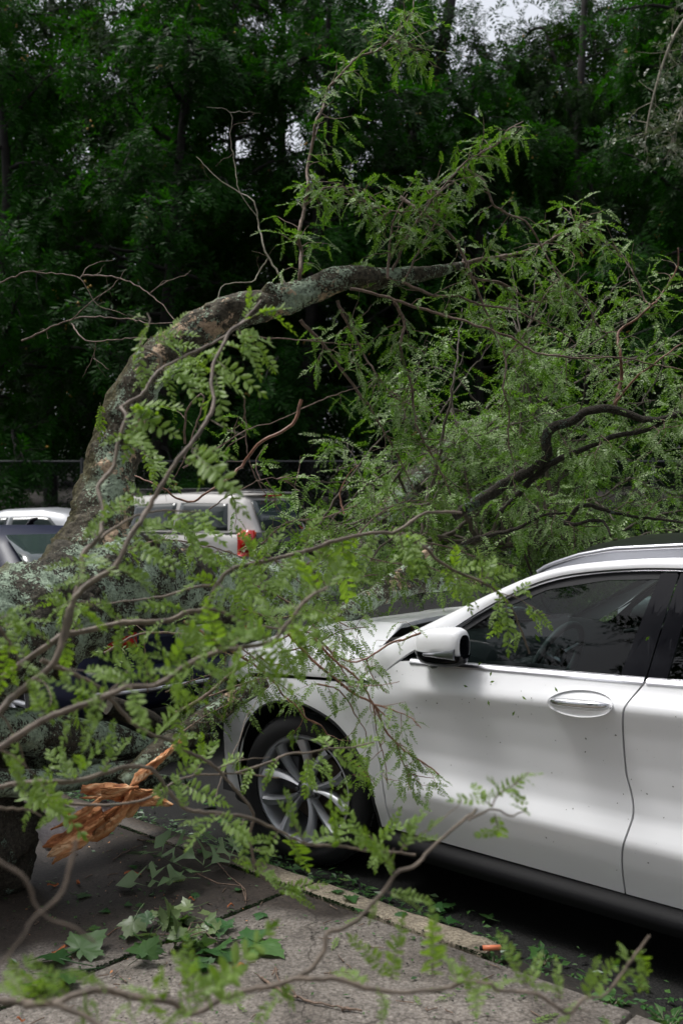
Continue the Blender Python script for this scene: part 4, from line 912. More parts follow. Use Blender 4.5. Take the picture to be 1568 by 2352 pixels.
for i, (x, y, v, rz, s) in enumerate([(-8.5, -1.5, 2, 1, .85), (-9.5, 4, 1, 4, .75), (-6.5, -6, 0, 2, 1), (-1.5, -7, 3, 4, 1), (3.5, -7.5, 1, 5, 1), (8.5, -6, 0, .5, 1.1), (12.5, -1, 3, 1.2, 1), (14, 6, 0, 3, 1), (-15, -5, 0, 0, 1.2), (-13, 10, 1, 3, 1)]):  # trees out of view, added to block the sky and darken reflections
    t = forest_tree(x, y, v, rz, s, 'unseen tree added behind the photographer to block sky and darken car-glass reflections', 'unseen trees added behind the photographer', dark=True)
# undergrowth and the far wood that reads as one mass
g = np.random.default_rng(55); n = 13000
P = np.stack([g.uniform(-26, 26, n), g.uniform(46, 52, n), g.random(n)], -1); P[:, 2] = .5 + P[:, 2] * np.interp(P[:, 0], [-26, 2, 4.5, 14, 17, 26], [14, 14, 11, 11, 14, 14]); P[:, 2] += (P[:, 1] - 24) * .1
Dd = g.normal(size=(n, 3)) + [0, 0, -.7]; Nn = g.normal(size=(n, 3)) * .5 + [0, -.8, .5]
mb = MB(); scatter(mb, P_for, P, Dd, Nn, g.uniform(.9, 1.6, n), g)
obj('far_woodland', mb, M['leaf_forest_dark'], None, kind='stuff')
n = 9000; P = np.stack([g.uniform(-14, 14, n), 21.8 + 8 * g.random(n) ** 1.5, g.random(n) ** 1.6 * 2.4], -1); P[:, 2] += .4
P[:, 2] *= (.55 + .45 * np.sin(P[:, 0] * 1.7) * np.sin(P[:, 1] * 1.1))
Dd = g.normal(size=(n, 3)) + [0, 0, .5]; Nn = g.normal(size=(n, 3)) * .6 + [0, 0, 1]
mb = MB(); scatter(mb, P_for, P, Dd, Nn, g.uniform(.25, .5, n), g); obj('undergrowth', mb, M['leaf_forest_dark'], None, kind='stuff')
# a few trunks the photograph shows through the leaves
for pts, r0, label in (([(880, 640), (850, 520), (905, 400), (985, 240), (1015, 110), (1045, -60)], .22, 'dark leaning trunk that crosses up towards the bright gap at top centre'),
                       ([(1350, 700), (1325, 420), (1330, 250), (1345, -60)], .14, 'slim upright dark trunk right of the bright gap'),
                       ([(712, 1130), (718, 960), (730, 700), (742, 500)], .16, 'straight dark trunk seen above the champagne people carrier')):
    q = px(pts, 26.0, 27.0); q[0][2] = .4; t = thing('forest_tree', label, 'tree', tuple(q[0])); Q = spline(q, .4)
    obj('trunk', MB().tube(Q, np.linspace(r0, r0 * .6, len(Q)), 10, lump=.08, seed=int(r0 * 100)), M['bark_forest'], t, world=True)
    f = Fol(int(r0 * 991)); cr = MB(); PP = []; 
    for k in range(260):
        u = f.g.integers(len(Q) // 2, len(Q)); b = Q[u] + f.g.normal(size=3) * np.array([.9, .9, .7]) + [0, 0, .8]; PP.append(b)
    PP = np.array(PP); scatter(cr, P_for, PP, f.g.normal(size=(260, 3)) + [0, 0, -.7], f.g.normal(size=(260, 3)) * .5 + [0, 0, 1], f.g.uniform(.3, .5, 260), f.g)
    obj('crown', cr, M['leaf_forest'], t, False, world=True)
# oak spray hanging in at the upper right, nearer than the woods
def lobed(seed, L=1.0, lobes=4, depth=.5, wid=.55):
    g = np.random.default_rng(seed); pts = [(0, 0)]; up = []; 
    for k in range(lobes):
        s = .12 + .78 * (k + .5) / lobes; e = wid * .5 * (sin(pi * (s * .85 + .1)) ** .8)
        up += [(s - .06, e * (1 - depth) * g.uniform(.9, 1.1)), (s + .02, e * g.uniform(.9, 1.15)), (s + .06, e * .95)]
    out = [(0, 0)] + up + [(1, 0)] + [(a, -b * g.uniform(.9, 1.1)) for a, b in up[::-1]]
    v = np.array([(a * L, b * L, -.25 * L * a * a + .22 * abs(b) * L + g.normal() * .01) for a, b in out]); n = len(v)
    m = MB(); mid = np.array([[a * L, 0, -.25 * L * a * a - .01] for a in (.25, .5, .75)])
    V = np.vstack([v, mid]); tri = []
    h = len(up); 
    for side_, seq in ((0, list(range(0, h + 2))), (1, [0] + list(range(n - 1, h, -1)))):
        for a, b in zip(seq[:-1], seq[1:]):
            c_ = n + int(np.clip(round((v[a, 0] + v[b, 0]) / 2 / L / .25 - 1), 0, 2)); tri.append([a, b, c_] if side_ else [b, a, c_])
    m.add(V, None, tri)
    for side_ in (0, 1):
        pass
    seqs = [0, n, n + 1, n + 2, h + 1]
    return m, V, tri
def scat_tri(mb, T, P, Dd, Nn, S, g):
    Rm = frames(np.asarray(Dd), np.asarray(Nn)); S = np.asarray(S)
    for i in range(len(P)):
        V, tri = T[g.integers(0, len(T))]; mb.add(V @ Rm[i].T * S[i] + P[i], None, tri)
OAK = [lobed(i, 1, 4, .5)[1:] for i in range(4)]
for nm, pts, label, dp in (('oak_spray', [(1640, -40), (1560, 60), (1520, 150), (1490, 260), (1480, 330)], 'pale oak spray hanging down the right edge of the woods', 13.5),
                       ('oak_spray', [(1700, 150), (1590, 210), (1550, 300), (1530, 360)], 'short oak spray below the longer one at the right edge of the photo', 12.8)):
    q = px(pts, dp); t = thing(nm, label, 'branch', tuple(q[0])); Q = spline(q, .15); tw = MB().tube(Q, np.linspace(.03, .008, len(Q)), 6)
    g = np.random.default_rng(len(label)); PP = []; DD = []; NN = []; SS = []
    for k in range(46):
        b = Q[g.integers(1, len(Q))]; d = nrm(g.normal(size=3) + [0, 0, -.6]); e = b + d * g.uniform(.1, .45); tw.tube([b, (b + e) / 2 + g.normal(size=3) * .02, e], [.006, .004, .003], 4)
        for _ in range(7): PP.append(e + g.normal(size=3) * .05); DD.append(nrm(d + g.normal(size=3) * .8)); NN.append(nrm(g.normal(size=3) * .5 + [0, -.4, 1])); SS.append(g.uniform(.08, .15))
    obj('stem', tw, M['twig_pale'], t, world=True); mb = MB(); scat_tri(mb, OAK, PP, DD, NN, SS, g); obj('oak_foliage', mb, M['leaf_oak'], t, world=True, kind='stuff')
# ---------------------------------------------------------------- the fallen tree
FT = thing('fallen_tree', 'huge fallen locust tree with a lichen-covered trunk and a bough arching over the cars', 'tree', tuple(kw(-3.2, -1.0, .12)))
def limb(nm, pts, radii, m, parent=FT, n=20, step=.035, lump=.10, rough=.02, seed=0, kink=.0, **k):
    Q = spline(pts, step); r = np.interp(np.linspace(0, 1, len(Q)), np.linspace(0, 1, len(radii)), radii)
    if kink: Q = kinks(Q, kink, np.random.default_rng(seed))
    o = obj(nm, MB().tube(Q, r, n, lump=lump, rough=rough, seed=seed), M[m], parent, world=True, **k); return Q
trunk = px([(-330, 1500, 3.7), (-120, 1478, 3.95), (0, 1460, 4.2), (130, 1405, 4.5), (220, 1352, 4.7), (300, 1332, 4.9), (400, 1338, 5.2), (500, 1350, 5.6), (600, 1360, 6.0), (720, 1340, 6.5), (820, 1290, 7.0), (930, 1150, 7.6), (1010, 1060, 7.9), (1070, 1005, 8.1), (1130, 975, 8.3)], 5)
limb('trunk', trunk, [.27, .265, .257, .25, .205, .195, .18, .15, .12, .12, .13, .13, .12, .11, .10], 'bark_trunk', n=80, step=.018, lump=.09, rough=.022, seed=4)
arch = px([(180, 1390, 4.62), (205, 1300, 4.72), (228, 1205, 4.84), (253, 1080, 4.95), (285, 960, 5.0), (335, 860, 5.05), (430, 775, 5.1), (520, 722, 5.15), (610, 700, 5.2), (700, 672, 5.25), (790, 638, 5.3), (870, 640, 5.4), (945, 632, 5.5), (1010, 622, 5.6), (1060, 608, 5.7)], 5)
limb('arching_bough', arch, [.20, .19, .148, .130, .118, .108, .100, .092, .086, .080, .068, .060, .050, .036, .018], 'bark', n=60, step=.016, lump=.09, rough=.030, seed=9)
# knuckles where side limbs left the bough
for (u, v, d, r) in ((620, 672, 5.15, .05), (478, 722, 5.1, .045), (262, 990, 4.92, .05), (350, 1255, 4.85, .06), (395, 1290, 5.0, .09)):
    q = unp(u, v, d); limb('knot', np.array([q + [0, .05, -.02], q + [.0, .0, .02], q + [.0, -.02, .045]]), [r * 1.3, r, r * .3], 'bark', n=14, step=.02, seed=int(u))
limb('lower_limb', px([(-200, 1650, 3.8), (0, 1672, 4.1), (120, 1690, 4.3), (240, 1700, 4.5), (340, 1722, 4.7), (420, 1735, 4.85)], 4), [.10, .095, .09, .085, .065, .03], 'bark_trunk', n=28, step=.025, seed=12)
limb('lower_limb', px([(-100, 1800, 3.9), (120, 1795, 4.15), (230, 1778, 4.35), (330, 1755, 4.5), (400, 1700, 4.7)], 4), [.07, .055, .045, .038, .02], 'bark_trunk', n=18, step=.025, seed=13)
limb('mossy_limb', px([(330, 1735, 4.9), (400, 1690, 5.0), (460, 1640, 5.15), (530, 1560, 5.4)], 4), [.03, .05, .055, .04], 'bark_trunk', n=22, step=.03, seed=17)
limb('mossy_limb', px([(-60, 1745, 4.3), (80, 1735, 4.5), (200, 1745, 4.7), (330, 1790, 4.9), (440, 1800, 5.0)], 4), [.07, .075, .07, .05, .02], 'bark_trunk', n=22, step=.03, seed=18)
limb('mossy_limb', px([(250, 1620, 5.0), (330, 1650, 5.1), (420, 1700, 5.2), (500, 1690, 5.3)], 4), [.05, .05, .04, .02], 'bark_dark', n=16, step=.03, seed=19)
limb('mossy_limb', px([(430, 1690, 4.9), (480, 1620, 5.1), (510, 1570, 5.3), (560, 1500, 5.6), (620, 1440, 5.9)], 4), [.06, .075, .07, .06, .05], 'bark_trunk', n=24, step=.03, seed=14)
ob = px([(700, 1490, 5.05), (755, 1440, 5.2), (812, 1398, 5.35), (859, 1374, 5.5), (910, 1357, 5.7), (960, 1345, 5.9), (1042, 1342, 6.2), (1120, 1340, 6.6)], 5)
limb('bonnet_limb', ob, [.055, .060, .058, .055, .045, .040, .032, .02], 'bark', n=26, step=.025, seed=15)
limb('bonnet_limb', px([(850, 1375, 5.5), (891, 1338, 5.6), (930, 1310, 5.75), (990, 1260, 6.1)], 5), [.045, .036, .03, .02], 'bark', n=18, seed=16)
db = [[(1040, 1185), (1069, 1168), (1109, 1143), (1134, 1128), (1184, 1098), (1224, 1078), (1254, 1043), (1254, 1003), (1274, 978), (1314, 968), (1349, 943), (1409, 940), (1459, 958), (1509, 965), (1568, 948), (1640, 930)],
      [(1150, 1175), (1184, 1143), (1214, 1108), (1259, 1068), (1309, 1043), (1359, 1023), (1409, 1003), (1484, 988), (1534, 963), (1600, 940)],
      [(1060, 1250), (1100, 1235), (1184, 1215), (1244, 1185), (1299, 1178)], [(1260, 1180), (1310, 1205), (1380, 1195), (1400, 1230)], [(1300, 1200), (1340, 1160), (1420, 1180), (1568, 1200)]]
fol = Fol(11)
for i, (b, r) in enumerate(zip(db, (.030, .018, .012, .012, .012))):
    Q = limb('dark_limb', px(b, 5.6, 5.3), [r, r * 1.1, r * .9, r * .8, r * .6, r * .5], 'bark_dark', n=12, step=.03, lump=.08, seed=20 + i, kink=.002)
    fol.along(Q, .0035, 7, .26, -.04, .8, .12, 1)
br = { # side branches of the arching bough read off the photograph: points, depths, base radius, leafiness
 'R2': ([(900, 622), (915, 590), (934, 545), (959, 505), (999, 450), (1034, 410), (1064, 375), (1114, 345), (1144, 330), (1169, 295), (1199, 280)], 5.4, 5.7, .0085, 2.2),
 'R3': ([(1040, 420), (1010, 440), (960, 480), (904, 485), (834, 465), (784, 435)], 5.5, 5.3, .005, 1.9),
 'R4': ([(919, 452), (959, 480), (984, 500), (1034, 540), (1064, 588), (1084, 638), (1104, 688), (1134, 763), (1161, 823), (1156, 888), (1169, 948), (1166, 1008), (1184, 1088)], 5.6, 5.4, .010, .7),
 'R5': ([(1064, 385), (1079, 395), (1109, 415), (1129, 465), (1154, 485), (1199, 505), (1224, 530), (1244, 570), (1284, 638), (1319, 668), (1349, 703), (1379, 758), (1416, 762)], 5.7, 5.6, .008, 1.0),
 'R6': ([(1409, 940), (1426, 868), (1424, 813), (1419, 763), (1459, 733), (1494, 703), (1529, 663), (1554, 613), (1556, 570)], 5.5, 5.7, .011, .9),
 'R7': ([(1494, 703), (1479, 688), (1454, 628), (1424, 588), (1389, 555), (1330, 525), (1310, 490)], 5.6, 5.9, .006, 2.0),
 'R8': ([(1409, 930), (1459, 868), (1504, 833), (1568, 788), (1640, 740)], 5.5, 5.3, .007, .9),
 'R9': ([(804, 663), (874, 678), (949, 703), (1014, 723), (1094, 748), (1174, 775), (1224, 808), (1284, 818), (1359, 823), (1409, 820), (1509, 838), (1568, 850)], 5.2, 5.2, .009, .35),
 'R10': ([(924, 648), (994, 678), (1049, 680), (1104, 700), (1174, 710), (1234, 738), (1284, 758), (1319, 788)], 5.3, 5.6, .009, .7),
 'R11': ([(1161, 823), (1199, 773), (1224, 728), (1244, 688), (1279, 643), (1330, 600)], 5.5, 5.7, .006, 1.0),
 'R12': ([(904, 693), (929, 738), (919, 788), (929, 843), (944, 878), (949, 933), (959, 988), (994, 1048), (1019, 1098), (1034, 1138)], 5.3, 5.4, .010, 2.2),
 'R13': ([(775, 690), (784, 718), (809, 763), (834, 813), (859, 853), (899, 908), (939, 928)], 5.3, 5.5, .009, 1.9),
 'R14': ([(690, 735), (700, 748), (740, 788), (784, 848), (809, 883), (844, 928), (874, 978), (909, 1038), (934, 1088), (959, 1148)], 5.3, 5.6, .010, 1.0),
 'R15': ([(890, 640), (895, 560), (905, 500), (935, 445)], 5.35, 5.4, .009, 2.1),
 'R16': ([(930, 640), (970, 560), (1000, 500), (985, 430)], 5.4, 5.6, .007, 2.1),
 'T1': ([(688, 668), (688, 620), (692, 575), (685, 540), (700, 475), (707, 425), (705, 390), (720, 320), (725, 280), (745, 240), (750, 210), (784, 170), (824, 130), (869, 115), (899, 85), (934, 50), (949, 20), (949, -30)], 5.25, 5.6, .011, 1.4),
 'R17': ([(1040, 612), (1100, 596), (1150, 590), (1230, 570), (1300, 530), (1360, 510)], 5.7, 6.0, .014, 1.8),
 'R18': ([(1050, 612), (1090, 640), (1150, 650), (1220, 690), (1300, 690)], 5.7, 5.9, .009, 1.6),
 'T1b': ([(705, 470), (740, 435), (790, 430), (850, 445)], 5.3, 5.2, .004, 1.2),
 'T1c': ([(869, 115), (904, 95), (959, 105), (984, 135), (1014, 160)], 5.4, 5.5, .003, 2.4),
 'T1d': ([(934, 50), (959, 75), (984, 105), (1009, 120)], 5.5, 5.6, .003, 0),
 'T2': ([(662, 672), (640, 628), (615, 588), (605, 565), (595, 520), (585, 465), (550, 442), (500, 410), (452, 360)], 5.2, 5.5, .0065, 0),
 'T2b': ([(592, 500), (550, 440), (540, 380), (530, 325), (528, 258), (475, 247)], 5.3, 5.5, .003, 0),
 'T2c': ([(528, 258), (560, 257), (598, 262)], 5.4, 5.4, .002, 0),
 'T3': ([(615, 593), (595, 623), (575, 648), (515, 653), (500, 688), (492, 708)], 5.3, 5.1, .0045, 0),
 'B1': ([(-20, 655), (0, 650), (60, 625), (120, 628), (180, 638), (210, 678), (230, 703), (280, 720), (300, 733)], 5.5, 5.3, .0045, 0),
 'B2': ([(50, 783), (115, 753), (160, 735), (200, 728), (250, 730), (300, 733), (350, 743), (425, 738)], 5.6, 5.15, .0055, 0),
 'B3': ([(160, 738), (210, 693), (260, 658), (290, 618)], 5.4, 5.4, .0035, 0), 'B4': ([(185, 638), (210, 608), (260, 598)], 5.4, 5.5, .003, 0),
 'B5': ([(190, 633), (265, 636), (330, 666), (370, 698), (400, 733), (425, 753)], 5.4, 5.15, .005, 0), 'B6': ([(345, 673), (380, 648), (430, 630), (440, 622)], 5.3, 5.4, .003, 0),
 'B7': ([(165, 743), (185, 773), (215, 785), (285, 778), (325, 776), (390, 790)], 5.4, 5.1, .0045, 0), 'B8': ([(220, 788), (215, 818), (190, 868)], 5.4, 5.4, .0025, 0), 'B9': ([(215, 823), (250, 850)], 5.4, 5.4, .002, 0),
 'S1': ([(480, 1170), (525, 1138), (570, 1116), (610, 1098), (650, 1103), (690, 1120)], 4.7, 4.6, .0035, 1.4),
 'S2': ([(692, 918), (670, 978), (600, 1013), (565, 1058), (525, 1098), (480, 1128), (440, 1153), (405, 1143), (370, 1118), (310, 1093)], 4.4, 4.3, .0085, 0),
 'S3': ([(425, 1020), (430, 940), (470, 910), (420, 1060), (380, 1130)], 4.8, 4.8, .006, .2),
 'S4': ([(690, 940), (760, 910), (820, 890), (860, 870)], 5.0, 5.3, .004, .2),
 'S5': ([(420, 1075), (500, 1030), (560, 990), (640, 965), (690, 940)], 4.8, 5.0, .005, .1),
 'S6': ([(560, 910), (565, 980), (570, 1050), (600, 1120), (640, 1170), (690, 1240)], 5.3, 5.6, .005, .3),
 'S7': ([(545, 770), (610, 775), (700, 782), (784, 790), (840, 790)], 5.0, 5.2, .005, .3),
 'C1': ([(790, 1180), (780, 1130), (800, 1090), (822, 1068)], 5.6, 5.5, .006, 0),
}
for k, (pts, d0, d1, r, lf) in br.items():
    Q = spline(px(pts, d0, d1, .03), .03); Q = kinks(Q, .0022, fol.g); n = len(Q)
    mt = 'twig_red' if k in ('R6', 'S2', 'R8', 'C1') else ('twig_pale' if k[0] == 'T' and lf == 0 else 'twig')
    obj('branch', MB().tube(Q, np.linspace(r, r * .35, n), 7, lump=.1, seed=n), M[mt], FT, world=True)
    if lf: fol.along(Q, .0032, 15 * lf, .17, -.04, .75, .115, 0, 0.04, 0, .28)
    else: fol.along(Q, .0016, 3.0, .10, 0, 0, 0, 0)
fol.build(FT, M['leaf_fallen'], M['twig'], P_mid, ME_fal, 300)
# the crown lying beyond: limbs fanning out to the right, one green mass
f2 = Fol(31); g = f2.g; L2 = MB()
starts = [(700, 1260, 7.4), (820, 1230, 7.2), (930, 1150, 7.6), (1000, 1080, 7.8), (1060, 1020, 8.0), (960, 1270, 6.9), (1100, 1250, 7.0), (1130, 980, 8.3)]
tg = [(u + g.normal() * 20, v + g.normal() * 15) for u in np.linspace(680, 1640, 11) for v in (600, 700, 800, 900, 1000, 1090, 1180, 1260, 1330, 1390)]
def inside(u, v):
    top = np.interp(u, [640, 760, 860, 980, 1080, 1200, 1320, 1450, 1568, 1650], [1080, 1010, 850, 760, 600, 560, 560, 590, 610, 610]); return v > top and v < 1440
for (u, v) in tg:
    if not inside(u, v): continue
    s_ = starts[g.integers(0, len(starts))] if u < 1100 or g.random() < .5 else (1200 + g.normal() * 80, 1250, 7.0)
    a = unp(*s_); b = unp(u, v, g.uniform(6.3, 8.8)); m_ = (a + b) / 2 + g.normal(size=3) * .15 + [0, 0, .12]
    Q = kinks(spline([a, m_, b], .06), .006, g); r = g.uniform(.008, .020); L2.tube(Q, np.linspace(r, .003, len(Q)), 5)
    f2.along(Q, .0032, 5.2 if v < 1150 else 9, .30, -.05, .75, .185, 1, .3, .1, .35, bare=.15)
obj('crown_limbs', L2, M['crown_twig'], FT, world=True, kind='stuff')
f2.build(FT, M['leaf_fallen'], M['crown_twig'], P_low, None, 0, massname='crown_foliage')
print('fallen fronds', len(fol.P), len(f2.P))

# torn limb leaning on the front wing of the white car
TL = thing('torn_limb', 'lichen-spotted limb leaning on the white SUV front wing, torn orange at its foot', 'branch', tuple(unp(320, 1760, 4.15)))
Q = spline(px([(612, 1566, 4.62), (565, 1590, 4.58), (525, 1616, 4.52), (450, 1668, 4.42), (390, 1715, 4.32), (330, 1758, 4.22), (280, 1800, 4.15)], 4), .02)
obj('limb', MB().tube(Q, np.interp(np.linspace(0, 1, len(Q)), [0, .1, .5, .8, 1], [.028, .042, .052, .056, .03]), 26, lump=.10, rough=.02, seed=5), M['bark'], TL, world=True)
def splinter(pts, d, w0, w1, seed, parent, th=.012, jag=.3):
    g = np.random.default_rng(seed); Q = spline(px(pts, d) if not isinstance(d, (list, tuple)) else px([(a, b, c_) for (a, b), c_ in zip(pts, d)], 0), .012); n = len(Q)
    T = np.gradient(Q, axis=0); T /= np.linalg.norm(T, axis=1)[:, None]; sv_ = np.cross(T, [0, -1, .25]); sv_ /= np.linalg.norm(sv_, axis=1)[:, None]
    wd = np.interp(np.linspace(0, 1, n), [0, .35, .8, 1], [w0 * .5, w0, w1, w1 * .15]); rows = []
    for k in np.linspace(-1, 1, 9):
        j = 1 + jag * np.convolve(g.normal(size=n + 4), np.ones(5) / 5, 'valid') * 1.1; rows.append(Q + sv_ * (wd * k * j)[:, None] + np.array([0, -1, .3]) * (th * (1 - k * k) * (1 + .6 * g.normal(size=n)))[:, None] + g.normal(size=(n, 3)) * .0012)
    P = np.stack(rows, 1); back = P + np.array([0, th * 1.3, -.003])
    return obj('splinter', MB().grid(P).grid(back, flip=True).grid(np.stack([P[:, 0], back[:, 0]], 1)).grid(np.stack([P[:, -1], back[:, -1]], 1), flip=True), M['wood'], parent, world=True)
splinter([(430, 1688), (400, 1715), (360, 1750), (318, 1790), (300, 1812)], [4.22, 4.17, 4.12, 4.08, 4.05], .012, .026, 1, TL)
splinter([(418, 1706), (395, 1722), (360, 1760)], 4.13, .010, .004, 7, TL)
splinter([(188, 1812), (235, 1818), (285, 1822), (305, 1835), (290, 1860), (255, 1875)], 4.02, .034, .034, 2, TL)
splinter([(200, 1806), (240, 1806), (300, 1812)], 4.06, .012, .010, 8, TL)
splinter([(300, 1822), (335, 1833), (370, 1842), (396, 1850)], 4.0, .028, .016, 3, TL)
splinter([(305, 1815), (290, 1850), (262, 1880), (240, 1905), (215, 1915), (180, 1920)], 3.98, .024, .036, 4, TL)
# split butt of the tree lying on the pavement at the left edge
ST = thing('split_butt', 'dark split tree butt with pale sapwood and orange splinters on the pavement', 'stump', tuple(unp(20, 1990, 4.25)))
Q = spline(px([(-150, 1690, 4.35), (-95, 1780, 4.25), (-55, 1880, 4.18), (-15, 1950, 4.15), (15, 2000, 4.15), (40, 2020, 4.1)], 4), .02)
obj('bark_shell', MB().tube(Q, np.interp(np.linspace(0, 1, len(Q)), [0, .5, .8, .92, 1], [.26, .24, .19, .12, .05]), 48, lump=.16, rough=.05, seed=3), M['bark_dark'], ST, world=True)
q0 = [unp(*p) for p in ((84, 1905, 3.98), (150, 1862, 4.02), (240, 1835, 4.05), (262, 1860, 4.0), (205, 1915, 3.96), (140, 1935, 3.93), (100, 1952, 3.93), (92, 1930, 3.95))]
c_ = np.mean(q0, 0); mb = MB(); ed = resamp(np.vstack([q0, q0[:1]]), 41)[:-1]; ed += np.random.default_rng(5).normal(size=ed.shape) * .003
P = np.stack([ed + [0, .05, -.02], ed, (ed + c_) / 2 + [0, -.004, .002]], 1); mb.grid(P, closeu=True, flip=True); mb.add(np.vstack([P[:, -1], c_[None] + [[0, -.005, 0]]]), None, [[(k + 1) % 40, k, 40] for k in range(40)])
M['sapwood'] = mat('sapwood', (.40, .36, .36), .8, bump=.4, bscale=120, var=.15, vscale=30)
obj('sapwood', mb, M['sapwood'], ST, world=True)
for i, (p, d, a, b) in enumerate([([(235, 1862), (200, 1882), (175, 1905), (150, 1925), (100, 1946)], 3.93, .042, .026), ([(240, 1880), (200, 1905), (165, 1930), (100, 1945)], 3.92, .026, .014), ([(215, 1920), (180, 1930), (140, 1950), (110, 1968)], 3.91, .030, .020), ([(190, 1945), (165, 1955), (135, 1970), (120, 1985)], 3.91, .008, .010), ([(150, 1858), (160, 1872), (170, 1888)], 3.95, .006, .004)]):
    splinter(p, d, a, b, 20 + i, ST, .010)

g = np.random.default_rng(91)
for k in range(3):
    t0 = g.uniform(-1, 1); a = (300 + 10 * t0 - g.uniform(0, 70), 1822 + 26 * t0 + g.uniform(0, 30)); L = g.uniform(90, 190); b = (a[0] - L * .86, a[1] + L * g.uniform(.42, .62))
    m_ = ((a[0] + b[0]) / 2 + g.normal() * 5, (a[1] + b[1]) / 2 + g.normal() * 5); splinter([a, m_, b], 3.90 + .1 * g.random(), g.uniform(.006, .014), g.uniform(.004, .010), 60 + k, ST if k % 2 else TL, .005, .25)
for k in range(7):
    a = (300 + g.uniform(-30, 30), 1812 + g.uniform(-8, 14)); an = g.choice([-.1, .15, pi - .1, pi + .15]) + g.normal() * .1; L = g.uniform(50, 105); b = (a[0] + L * cos(an), a[1] + L * sin(an) * .5 + 8)
    splinter([a, ((a[0] + b[0]) / 2, (a[1] + b[1]) / 2 + 3), b], 3.98, g.uniform(.005, .010), .004, 80 + k, TL, .004, .2)
# ---------------------------------------------------------------- leafy boughs between the camera and the car
def q3(z, ox=0, oy=1176): return [(a / 2 + ox, b / 2 + oy) for a, b in z]
def bough(label, stems, fronds, seed, leafm='leaf_near', twigm='twig_near', tmesh=ME_near, auto=0.0, size=.075, group='leafy boughs hanging between the camera and the car', extra=None):
    """stems: (points, depth0, depth1, radius, leafiness); fronds: (base u, v, tip u, v, depth)"""
    p0 = px(stems[0][0], stems[0][1], stems[0][2])[0]
    t = thing('leafy_bough', label, 'branch', tuple(p0), 0, group); f = Fol(seed); g = f.g
    for i, (pts, d0, d1, r, lf) in enumerate(stems):
        Q = kinks(spline(px(pts, d0, d1), .012), .0008, g); n = len(Q)
        rr = np.linspace(r, r * .5, n) * (1 + .18 * (g.random(n) > .90)); rr = np.convolve(np.r_[rr[0], rr, rr[-1]], [.25, .5, .25], 'valid')
        obj('stem', MB().tube(Q, rr, 9, lump=.08, seed=i), M[twigm], t, world=True)
        if lf: f.along(Q, max(.0014, r * .3), 9 * lf, .10, -.05, .75, size, 0, 0, .1, .5)
    for (bu, bv, tu, tv, d) in fronds:
        a = unp(bu, bv, d); b = unp(tu, tv, d + g.uniform(-.10, .10)); L = np.linalg.norm(b - a)
        v = nrm(b - a) ; nn = nrm(np.array([g.normal() * .3, -.55 - .3 * g.random(), .8]) + g.normal(size=3) * .25)
        f.leaf(a, v + np.array([0, 0, .12]), nn, L * .98)
        for _ in range(1):
            a2 = a + v * L * g.uniform(.1, .5); v2 = nrm(v + g.normal(size=3) * .55); f.tw.tube([a, a2], [.0014, .001], 4); f.leaf(a2, v2, nrm(nn + g.normal(size=3) * .5), L * g.uniform(.5, .75))
    f.build(t, M[leafm], M[twigm], P_near if tmesh is ME_near else P_mid, tmesh, 300)
    return t
# A: the long bough rising from the lower left across the middle
bough('long soft bough rising from the lower left edge to the centre of the photo', [
    ([(-60, 1745), (0, 1716), (107, 1651), (240, 1601), (300, 1576), (360, 1573), (440, 1521), (505, 1496), (615, 1476), (650, 1446), (700, 1381), (750, 1351)], 1.75, 2.0, .0066, .35),
    ([(95, 1516), (150, 1540), (215, 1571), (260, 1611), (300, 1656), (345, 1686), (395, 1701), (430, 1726), (480, 1751), (520, 1789), (580, 1864), (575, 1914), (580, 1964), (600, 2014), (665, 2049)], 2.1, 2.5, .0050, .25),
    ([(240, 1601), (280, 1560), (300, 1530)], 1.9, 1.95, .002, 0)],
    [(360, 1573, 300, 1490, 1.8), (370, 1565, 470, 1440, 1.9), (440, 1521, 380, 1620, 1.85), (505, 1500, 470, 1410, 1.9), (505, 1496, 600, 1430, 1.85), (560, 1480, 500, 1600, 1.8), (615, 1476, 560, 1400, 1.9), (615, 1476, 700, 1540, 1.85), (650, 1446, 590, 1370, 1.9), (650, 1446, 760, 1490, 1.95),
     (680, 1410, 760, 1410, 1.95), (700, 1381, 640, 1330, 1.95), (700, 1381, 770, 1330, 2), (750, 1351, 800, 1280, 2), (640, 1455, 610, 1540, 1.8), (670, 1430, 700, 1520, 1.85), (580, 1485, 640, 1580, 1.9), (540, 1490, 560, 1590, 1.8), (300, 1576, 190, 1530, 1.85), (300, 1576, 330, 1680, 1.8), (240, 1601, 190, 1710, 1.8), (240, 1601, 150, 1560, 1.8),
     (107, 1651, 60, 1560, 1.8), (440, 1521, 520, 1560, 1.8), (380, 1560, 460, 1640, 1.8), (340, 1574, 250, 1500, 1.9), (420, 1530, 350, 1480, 2), (630, 1470, 540, 1440, 1.9), (655, 1440, 720, 1450, 1.8), (690, 1395, 620, 1400, 1.85), (730, 1360, 690, 1290, 1.95), (480, 1500, 420, 1440, 2)], 41)
